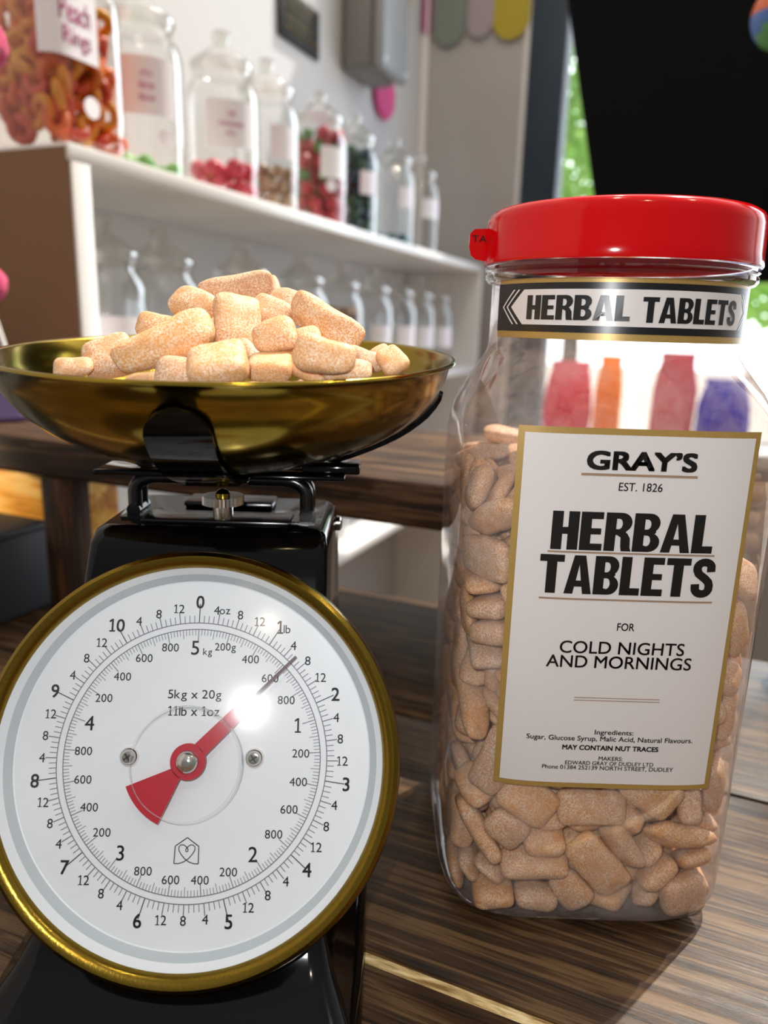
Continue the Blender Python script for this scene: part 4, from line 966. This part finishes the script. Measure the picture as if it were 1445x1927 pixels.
JAR_DEEP=[[5,552,3355,92,402,-15,64,913],[0,609,3338,378,168,699,172,674],[6,1372,3230,564,523,-686,170,477],[6,1369,3524,141,691,622,287,230],[4,1349,3479,296,472,-239,40,848],[1,564,3396,173,746,-78,100,654],[6,516,3668,116,376,154,231,884],[4,549,2992,87,34,44,-6,998],[0,502,3558,228,434,-115,63,-891],[1,579,3750,241,245,-654,-300,-650],[0,1316,3683,143,650,-329,-83,680],[4,460,3216,119,351,-577,-638,370],[4,455,3765,405,542,288,576,-540],[6,905,3008,118,48,-986,35,154],[4,522,3213,231,42,-18,32,998],[3,599,3612,451,130,-661,-18,-739],[3,1156,2998,108,86,103,-89,987],[0,1446,3614,293,385,-550,-442,595],[6,575,3118,157,718,0,-17,-695],[7,554,3614,309,984,-60,143,-92],[2,556,3755,511,101,470,-222,848],[4,1387,3142,609,397,-157,-583,-692],[1,1229,3599,1496,265,-2,9,964],[0,518,3064,250,26,110,196,-974],[0,564,3463,362,314,-733,271,539],[0,464,3635,507,319,342,750,467],[6,1371,3357,439,341,-130,896,-253],[1,1291,3729,505,711,-100,-690,94],[1,931,2912,174,291,-32,268,-918],[6,528,3248,356,523,384,589,481],[0,538,3599,637,418,-227,88,-875],[0,1373,3116,470,934,12,323,156],[5,1383,3229,356,299,-59,112,-946],[1,578,3426,576,764,-265,-436,395],[2,1307,3749,1243,450,557,-601,355],[2,553,3492,773,778,-305,40,548],[3,570,3351,692,1,-672,-688,-273],[4,538,3708,701,168,886,396,-173],[6,1322,3675,315,491,524,692,-66],[5,439,3381,726,541,521,-438,-495],[7,562,3235,508,962,194,190,21],[4,591,3695,809,321,646,667,188],[2,789,3003,244,930,-342,-28,132],[7,1447,2999,659,528,485,407,565],[7,486,3759,854,496,-761,-386,-157],[5,599,3149,579,755,-206,-454,427],[0,534,3237,778,70,450,-817,-353],[1,750,2939,375,10,1,-881,-472],[6,765,3054,472,697,656,220,-188],[0,518,3696,951,130,-214,-949,-194],[3,976,3003,322,129,282,-228,923],[2,1439,3629,1039,663,155,616,395],[1,1410,3696,458,62,-626,-501,594],[4,1363,3515,391,200,935,99,276],[7,587,3735,1051,669,89,122,-728],[1,564,3467,905,619,219,154,738],[0,1292,3257,141,578,427,-527,-454],[0,1376,3748,682,161,-520,-393,-741],[1,758,2933,521,929,333,147,71],[3,570,3088,808,605,189,28,773],[2,610,3433,1209,711,69,-695,-81],[6,1316,3040,271,316,25,47,-947],[6,1334,3023,1056,705,470,-486,-214],[0,583,3207,922,702,-50,132,-698],[0,1431,3057,962,53,728,287,-620],[3,567,3643,1120,655,202,120,-719],[6,616,3567,1322,128,-716,-164,666],[6,569,3263,1022,659,98,-31,745],[3,1418,3303,159,290,404,-332,-802],[2,1325,3490,547,665,-64,-231,-707],[0,769,3007,650,144,-983,-22,114],[1,605,3189,1180,165,-739,192,-624],[4,516,3563,1188,546,340,-127,-755],[6,1456,3493,952,664,267,-631,-300],[3,712,2899,762,385,-266,-841,272],[0,461,3186,1087,684,-24,-561,465],[7,948,2996,670,328,-624,-642,302],[1,1448,3402,795,301,-619,320,-651],[3,1434,3505,584,525,363,-729,-245],[4,1311,3378,487,68,-736,568,-364],[4,988,3011,439,148,162,-914,-342],[6,1137,3007,550,28,987,-3,-161],[0,1166,2975,446,91,269,-958,33],[2,1359,2929,939,794,-81,366,479],[3,1386,3347,1110,344,712,-498,-355],[5,546,3022,973,977,80,-15,198],[0,1374,3371,254,63,-464,841,-270],[2,540,3321,1208,423,350,828,-113],[7,576,3776,1207,456,564,524,-448],[3,739,3042,855,542,-540,-410,-497],[6,1326,3393,767,21,844,14,535],[7,998,2714,833,710,514,382,-293],[1,670,3012,1049,910,360,208,-13],[0,496,3474,1272,732,-186,-331,566],[4,486,3068,1119,626,270,297,-669],[4,1314,3408,1367,146,714,674,119],[7,646,2819,875,588,366,338,-637],[5,529,3314,1363,532,328,-254,-738],[0,568,3695,1391,609,-613,-278,420],[4,666,2931,936,242,-178,-482,-823],[3,1054,3302,1503,256,-7,-42,966],[3,833,2917,751,676,-388,436,-451],[2,1295,3150,799,538,424,577,444],[0,1318,3598,961,668,226,37,707],[1,757,2710,907,153,155,702,-678],[4,1157,2996,627,136,-167,-976,10],[5,1345,2890,1224,342,447,810,161],[0,1038,3678,1500,7,737,676,9],[6,1284,3557,745,35,-717,10,-696],[6,1286,3295,916,587,412,-569,-403],[7,902,2947,819,541,359,402,645],[6,984,3019,831,519,163,-803,244],[2,854,3491,1503,26,-999,33,-7],[0,1191,2837,617,718,-468,221,465],[4,1209,3019,714,998,-62,12,-20],[0,1362,3686,868,129,-849,447,252],[1,1416,3297,685,733,41,420,533],[4,850,2800,889,860,-492,132,6],[6,1190,2951,965,240,887,-307,-246],[3,1120,2856,770,154,675,722,-11],[3,1256,3043,1242,413,383,-610,558],[1,866,3698,1499,17,746,-665,-15],[0,1282,2807,808,122,-804,390,-432],[4,1350,3024,1362,218,379,-758,-483],[4,1341,3660,702,520,678,128,-504],[3,949,2714,1040,136,163,728,-652],[3,1092,3043,1148,438,-442,-513,-591],[4,701,3679,1506,85,-809,565,-135],[2,1168,2950,1645,511,-142,136,-836],[7,1217,3006,827,449,-134,-535,703],[7,1278,2809,1318,370,49,208,904],[0,1415,3214,933,277,711,-274,586],[0,906,2886,952,32,310,950,2],[6,640,2966,1155,277,-839,348,313],[6,1149,2744,1023,189,909,88,-360],[6,1163,3566,1587,189,-965,175,-47],[0,1111,2960,891,409,244,441,761],[1,1309,2868,1470,722,-519,-288,354],[6,1334,3674,1565,17,-164,-908,386],[6,562,3605,1522,3,-638,-770,-10],[0,996,2941,1031,31,-641,-754,143],[0,1183,2945,1248,585,-509,431,462],[6,873,3532,1594,60,470,-879,55],[2,1076,2806,880,149,912,-382,9],[6,1193,3423,1494,10,-260,-966,5],[4,1333,3586,1073,814,-307,330,-366],[6,632,3304,1485,311,-585,697,-274],[7,818,2857,1030,153,-840,521,-18],[5,813,3368,1493,22,105,994,-15],[4,1077,3751,1591,995,-48,-87,-25],[6,1209,2848,1536,670,-12,-644,-370],[4,1333,3423,1014,419,-177,-863,222],[1,1336,3576,1193,719,108,-160,667],[6,788,2853,1142,956,260,67,-117],[5,817,3027,1080,419,-135,-890,-117],[0,1136,3367,1607,46,-900,-429,-58],[0,1275,2877,1101,214,816,-507,176],[5,1294,3201,1305,472,453,650,387],[4,1354,3731,1074,428,660,-588,188],[0,545,3230,1513,583,-310,-331,674],[2,1146,2819,1120,814,-191,-50,-547],[7,587,3115,1345,667,24,144,-731],[2,951,3385,1584,893,-95,-71,434],[1,1128,2793,1241,872,-249,14,422],[1,1194,2710,1433,573,556,-418,433],[0,1439,3409,1225,475,484,278,681],[0,833,2852,1383,361,509,781,24],[4,557,2940,1279,887,252,199,-332],[6,905,3176,1494,15,-163,-986,-7],[0,768,3249,1585,212,726,569,323],[0,976,2950,1163,492,851,-174,64],[5,1122,2817,1378,648,-210,-511,-524],[4,850,3750,1594,990,-46,-136,-14],[7,703,2764,1442,600,-292,-86,-740],[4,645,3554,1593,950,-75,111,-282],[3,619,3738,1609,973,-71,217,-43],[2,928,2774,1183,138,213,-930,-268],[0,721,3014,1337,366,-654,518,412],[6,1019,3306,1675,39,-52,987,150],[6,706,2819,1298,894,-408,184,0],[4,1091,3029,1347,478,-728,-409,-271],[6,984,3546,1660,132,947,-289,-49],[1,684,2903,1405,458,-238,614,597],[0,1053,3746,1684,3,1000,-18,-24],[6,877,2705,1320,706,704,65,-44],[5,850,3049,1446,580,532,446,-428],[0,1083,3533,1732,523,106,165,829],[5,872,2878,1256,394,-18,415,820],[3,924,3155,1584,19,994,-109,-4],[6,1419,3179,1302,389,576,-221,684],[7,856,2746,1526,175,150,951,204],[1,921,3464,1735,127,236,171,-948],[1,881,3728,1747,92,-869,41,-484],[1,983,2973,1466,864,261,-253,349],[6,877,3129,1688,87,902,-418,-70],[7,1297,3766,1605,472,878,-33,-74],[3,888,3030,1228,746,-511,-284,-319],[7,992,2925,1318,316,-937,148,-23],[4,1193,3181,1492,318,-41,6,-947],[4,673,3752,1685,177,20,-984,-16],[1,1027,2707,1510,555,-544,-446,-444],[6,1314,3222,1111,477,541,-683,-111],[6,1177,3175,1587,962,33,116,246],[5,989,2801,1378,106,-494,-376,-777],[3,1200,3014,1485,535,-378,-705,-273],[6,1333,3350,1250,550,-274,-381,691],[0,963,2971,1588,72,191,908,366],[3,499,3451,1582,66,-885,-366,-280],[4,1016,2760,1657,491,865,-90,-59],[1,853,3042,1780,722,-26,-18,691],[3,772,3600,1696,25,507,20,-861],[1,1079,2852,1484,650,-156,-551,-499],[6,739,2791,1798,194,-374,590,-689],[0,636,2844,1708,210,694,288,-625],[0,703,2950,1676,50,-787,51,-613],[5,469,3750,1644,471,-4,874,-123],[2,852,2902,1505,720,-562,50,-404],[5,994,2906,1668,700,211,-324,600],[1,712,3665,1794,321,668,496,453],[6,795,2703,1635,112,-139,674,717],[1,1039,3163,1736,123,-784,-602,85],[5,794,2807,1634,785,-588,-182,59],[1,684,3175,1620,190,618,660,382],[1,560,3556,1699,97,635,-764,-61],[4,612,2785,1540,64,-77,-270,-958],[6,755,3370,1800,822,-118,38,556],[2,829,2950,1644,142,-376,-316,860],[6,663,3019,1809,98,-522,631,-565],[6,826,3252,1763,977,-162,-43,129],[7,602,3197,1675,879,139,-456,-6],[0,701,3381,1648,937,-68,-341,27],[5,532,3365,1661,54,327,889,315],[2,635,3395,1758,351,-761,-434,332]]
BOWL_SEEN=[[3,0.84,-970,2630,2339,881,440,-78,155],[5,0.55,-1055,2529,2306,891,446,-39,78],[2,1.02,-757,2570,2394,798,540,-87,253],[5,0.72,-848,2822,2447,894,447,20,-39],[7,0.9,-738,2878,2526,868,434,108,-216],[2,0.84,-605,3045,2596,584,805,2,104],[3,0.6,-527,3268,2606,881,440,-78,155],[1,0.93,-549,2771,2463,728,243,407,-495],[3,0.76,-459,2904,2504,864,432,116,-232],[4,0.85,-374,2992,2533,868,434,108,-216],[2,0.92,-236,2821,2480,734,596,79,-316],[7,0.8,-392,2618,2429,881,440,-78,155],[7,0.62,-296,2684,2415,888,444,-54,109],[5,0.86,-208,2452,2374,824,557,34,-99],[3,0.72,-398,2546,2328,979,200,-23,26],[3,0.92,-544,2411,2339,951,283,-73,98],[5,0.58,-266,2543,2320,853,426,134,-269],[5,0.62,-84,2672,2352,887,443,58,-117],[3,0.52,12,2616,2356,793,397,206,-413],[5,0.68,-135,2504,2326,894,447,16,-31],[3,0.62,-732,2616,2324,775,387,224,-447],[5,0.72,-681,2702,2363,864,432,116,-232],[1,0.68,-649,2802,2403,775,387,-224,447],[4,0.7,-674,2934,2487,775,387,224,-447],[5,0.9,-664,2495,2298,894,447,-12,23],[1,0.65,-363,2786,2369,881,440,-78,155],[7,0.45,-31,2735,2370,864,432,-116,232],[5,0.65,-487,2653,2351,840,420,153,-306],[1,0.65,-660,3097,2539,775,387,224,-447],[5,0.6,-203,2609,2326,887,443,-58,117],[6,0.65,-575,3174,2555,891,446,-39,78],[0,0.6,-297,2717,2368,881,440,78,-155]]
BOWL_DEEP=[[7,-390,2988,1949,55,-219,973,-54],[7,-937,2916,1957,157,396,-904,25],[0,-782,2978,1977,158,-777,548,-269],[1,-423,3160,1951,8,-999,45,-18],[3,-1059,3050,1978,915,-113,103,-374],[1,-636,2884,1945,849,-74,-5,524],[6,-444,3412,1970,66,-661,747,17],[4,-642,3854,2120,50,-504,798,328],[1,-273,3242,2015,546,161,266,778],[2,-1208,2852,2056,234,432,-871,11],[4,-232,2802,2011,281,-166,45,944],[0,-255,3048,2069,357,345,-120,860],[2,28,2978,2111,688,-248,-182,657],[3,-1225,3130,2040,160,475,-854,-136],[2,-618,3540,1986,378,52,92,-920],[1,-932,3582,2028,130,111,-198,965],[6,-368,3646,2049,930,184,-36,-315],[6,-720,2610,2008,976,-207,19,56],[1,-779,3515,2066,882,175,-19,436],[1,-321,3727,2143,938,-190,97,-275],[6,-659,3155,2003,820,116,243,506],[3,-133,2897,2079,461,-796,126,-370],[4,-250,3404,2076,298,-355,215,860],[5,-98,3039,2054,392,-419,-458,679],[7,-476,2855,2032,138,-37,-339,-930],[5,-855,3752,2097,311,-911,-202,178],[2,-1105,3695,2126,170,-169,419,-876],[7,-137,3483,2086,446,-770,385,-246],[4,-480,2772,1965,36,331,-938,102],[6,36,3205,2136,908,-273,-317,-11],[4,-802,2731,2021,198,500,742,-399],[0,-1359,3045,2138,24,-591,-802,-82],[1,-579,3180,2068,192,24,-981,2],[7,-151,3311,2052,39,998,18,-56],[3,-933,2893,2102,389,-712,508,-290],[6,-958,2632,2122,461,97,-175,864],[2,-577,3724,2089,368,19,527,-766],[2,-480,3040,2046,845,486,24,223],[5,-336,2913,2061,284,-1,348,893],[1,-1083,3046,2114,218,-444,864,97],[3,-628,2791,2076,245,99,931,251],[5,-967,3185,1956,62,-279,-955,-76],[7,-931,3378,1996,431,-144,68,888],[5,-473,2623,2045,33,964,-240,-112],[3,-1168,3331,2035,1,917,-325,-232],[2,-211,2682,2091,42,190,352,-916],[2,-702,3447,2135,149,-933,315,90],[6,-815,3242,1992,199,423,-883,42],[5,-924,3071,2042,737,-574,288,-211],[4,-132,3234,2126,27,-345,889,300],[0,-161,3058,2184,692,-62,-36,718],[1,-554,2911,2133,872,-438,183,124],[7,-1081,3213,2072,930,133,221,-260],[7,-950,2685,2046,748,107,-117,645],[4,-927,3281,2095,409,-36,44,911],[4,-727,3307,2048,821,-192,62,534],[3,-1046,3474,2068,343,-837,-290,-313],[5,-818,2870,2057,844,205,-204,-452],[6,-486,3472,2063,98,38,137,-985],[6,-1147,3481,2155,858,389,-202,-266],[1,-916,3581,2168,541,-214,231,-780],[4,-735,3030,2118,28,769,-599,-223],[1,-778,3314,2146,917,-221,7,-331],[4,-395,3272,2085,242,-667,667,-227],[6,-470,2496,2115,990,-6,-138,-24],[4,-696,2421,2107,826,-345,-135,-425],[3,-1086,2820,2070,395,289,-704,-514],[2,-347,3479,2154,286,-918,-245,125],[5,-1136,2649,2088,208,-51,-964,160],[0,-574,3609,2142,42,47,-996,-69]]
for row in JAR_SEEN:
    k,x,y,z=row[0],row[1]/1e4,row[2]/1e4,row[3]/1e4
    o=bpy.data.objects.new('herbal_tablet',tab_me[k]); C.objects.link(o); o.location=(x,y,z); o.rotation_mode='QUATERNION'; o.rotation_quaternion=Quaternion([v/1e3 for v in row[4:8]]).normalized()
    o.scale=(.965,)*3
    tag(o,'sugar-dusted amber tablet packed inside the tall red-lidded jar','sweet','tablets inside the tall jar')
def mass(name,rows,label,group):
    bm=bmesh.new()
    for row in rows:
        b2=tablet_verts(row[0],3); me=bpy.data.meshes.new('t'); 
        Mx=Matrix.Translation((row[1]/1e4,row[2]/1e4,row[3]/1e4))@Quaternion([v/1e3 for v in row[4:8]]).normalized().to_matrix().to_4x4()
        b2.transform(Mx@Matrix.Scale(.965,4)); b2.to_mesh(me); b2.free(); bm.from_mesh(me); bpy.data.meshes.remove(me)
    o=mesh_obj(name,bm,m_tablet,angle=180); tag(o,label,'sweets',group,'stuff'); return o
mass('packed_tablets',JAR_DEEP,'mass of sugared tablets deeper inside the tall jar',None)
mass('heaped_tablets',BOWL_DEEP,'mass of sugared tablets under the heap in the brass bowl',None)
for row,lb in zip(BOWL_SEEN,["blocky sugared tablet lying alone at the heap's left foot", "small tablet tip showing at the far left by the brass rim", "long tablet leaning diagonally up the left of the heap", "pale tablet sticking out left, behind the long diagonal one", "plump tablet on the upper left shoulder of the heap", "long amber tablet lying across the very top of the heap", "stubby tablet just behind the topmost one, right of it", "big upright slab tablet facing out at the heap's centre", "mauve-tinted tablet wedged right of the upright slab", "amber tablet sloping down from the peak towards the right", "longest amber tablet slanting down the right side of the heap", "rounded pale tablet below and right of the upright slab", "small rounded tablet under the slanting long one", "oval tablet pointing right, low on the heap's right side", "square-ended tablet at the front rim, centre right", "large chunky tablet at the front rim below the upright slab", "thin pale tablet lying right of the square-ended one", "tablet lying flat near the heap's right foot", "last upright tablet at the heap's right end", "flat tablet along the front rim at the right", "tablet half hidden under the long diagonal one", "tablet showing below the middle of the long diagonal one", "tablet filling the gap left of the upright slab", "tablet tucked beneath the peak, left of the slab", "flat tablet lying along the front rim at the left", "tablet in shadow behind the square-ended one", "small tablet behind the last upright one at right", "tablet in the gap between slab and chunky tablet", "tablet peeping out just under the peak at left", "tablet along the front rim, right of centre", "tablet buried directly beneath the topmost one", "tablet hidden under the small rounded one"]):
    o=bpy.data.objects.new('herbal_tablet',tab_me[row[0]]); C.objects.link(o); o.location=(row[2]/1e4,row[3]/1e4,row[4]/1e4); o.rotation_mode='QUATERNION'; o.rotation_quaternion=Quaternion([v/1e3 for v in row[5:9]]).normalized()
    o.scale=(row[1],)*3
    tag(o,lb,'sweet','sugared tablets heaped in the brass bowl')
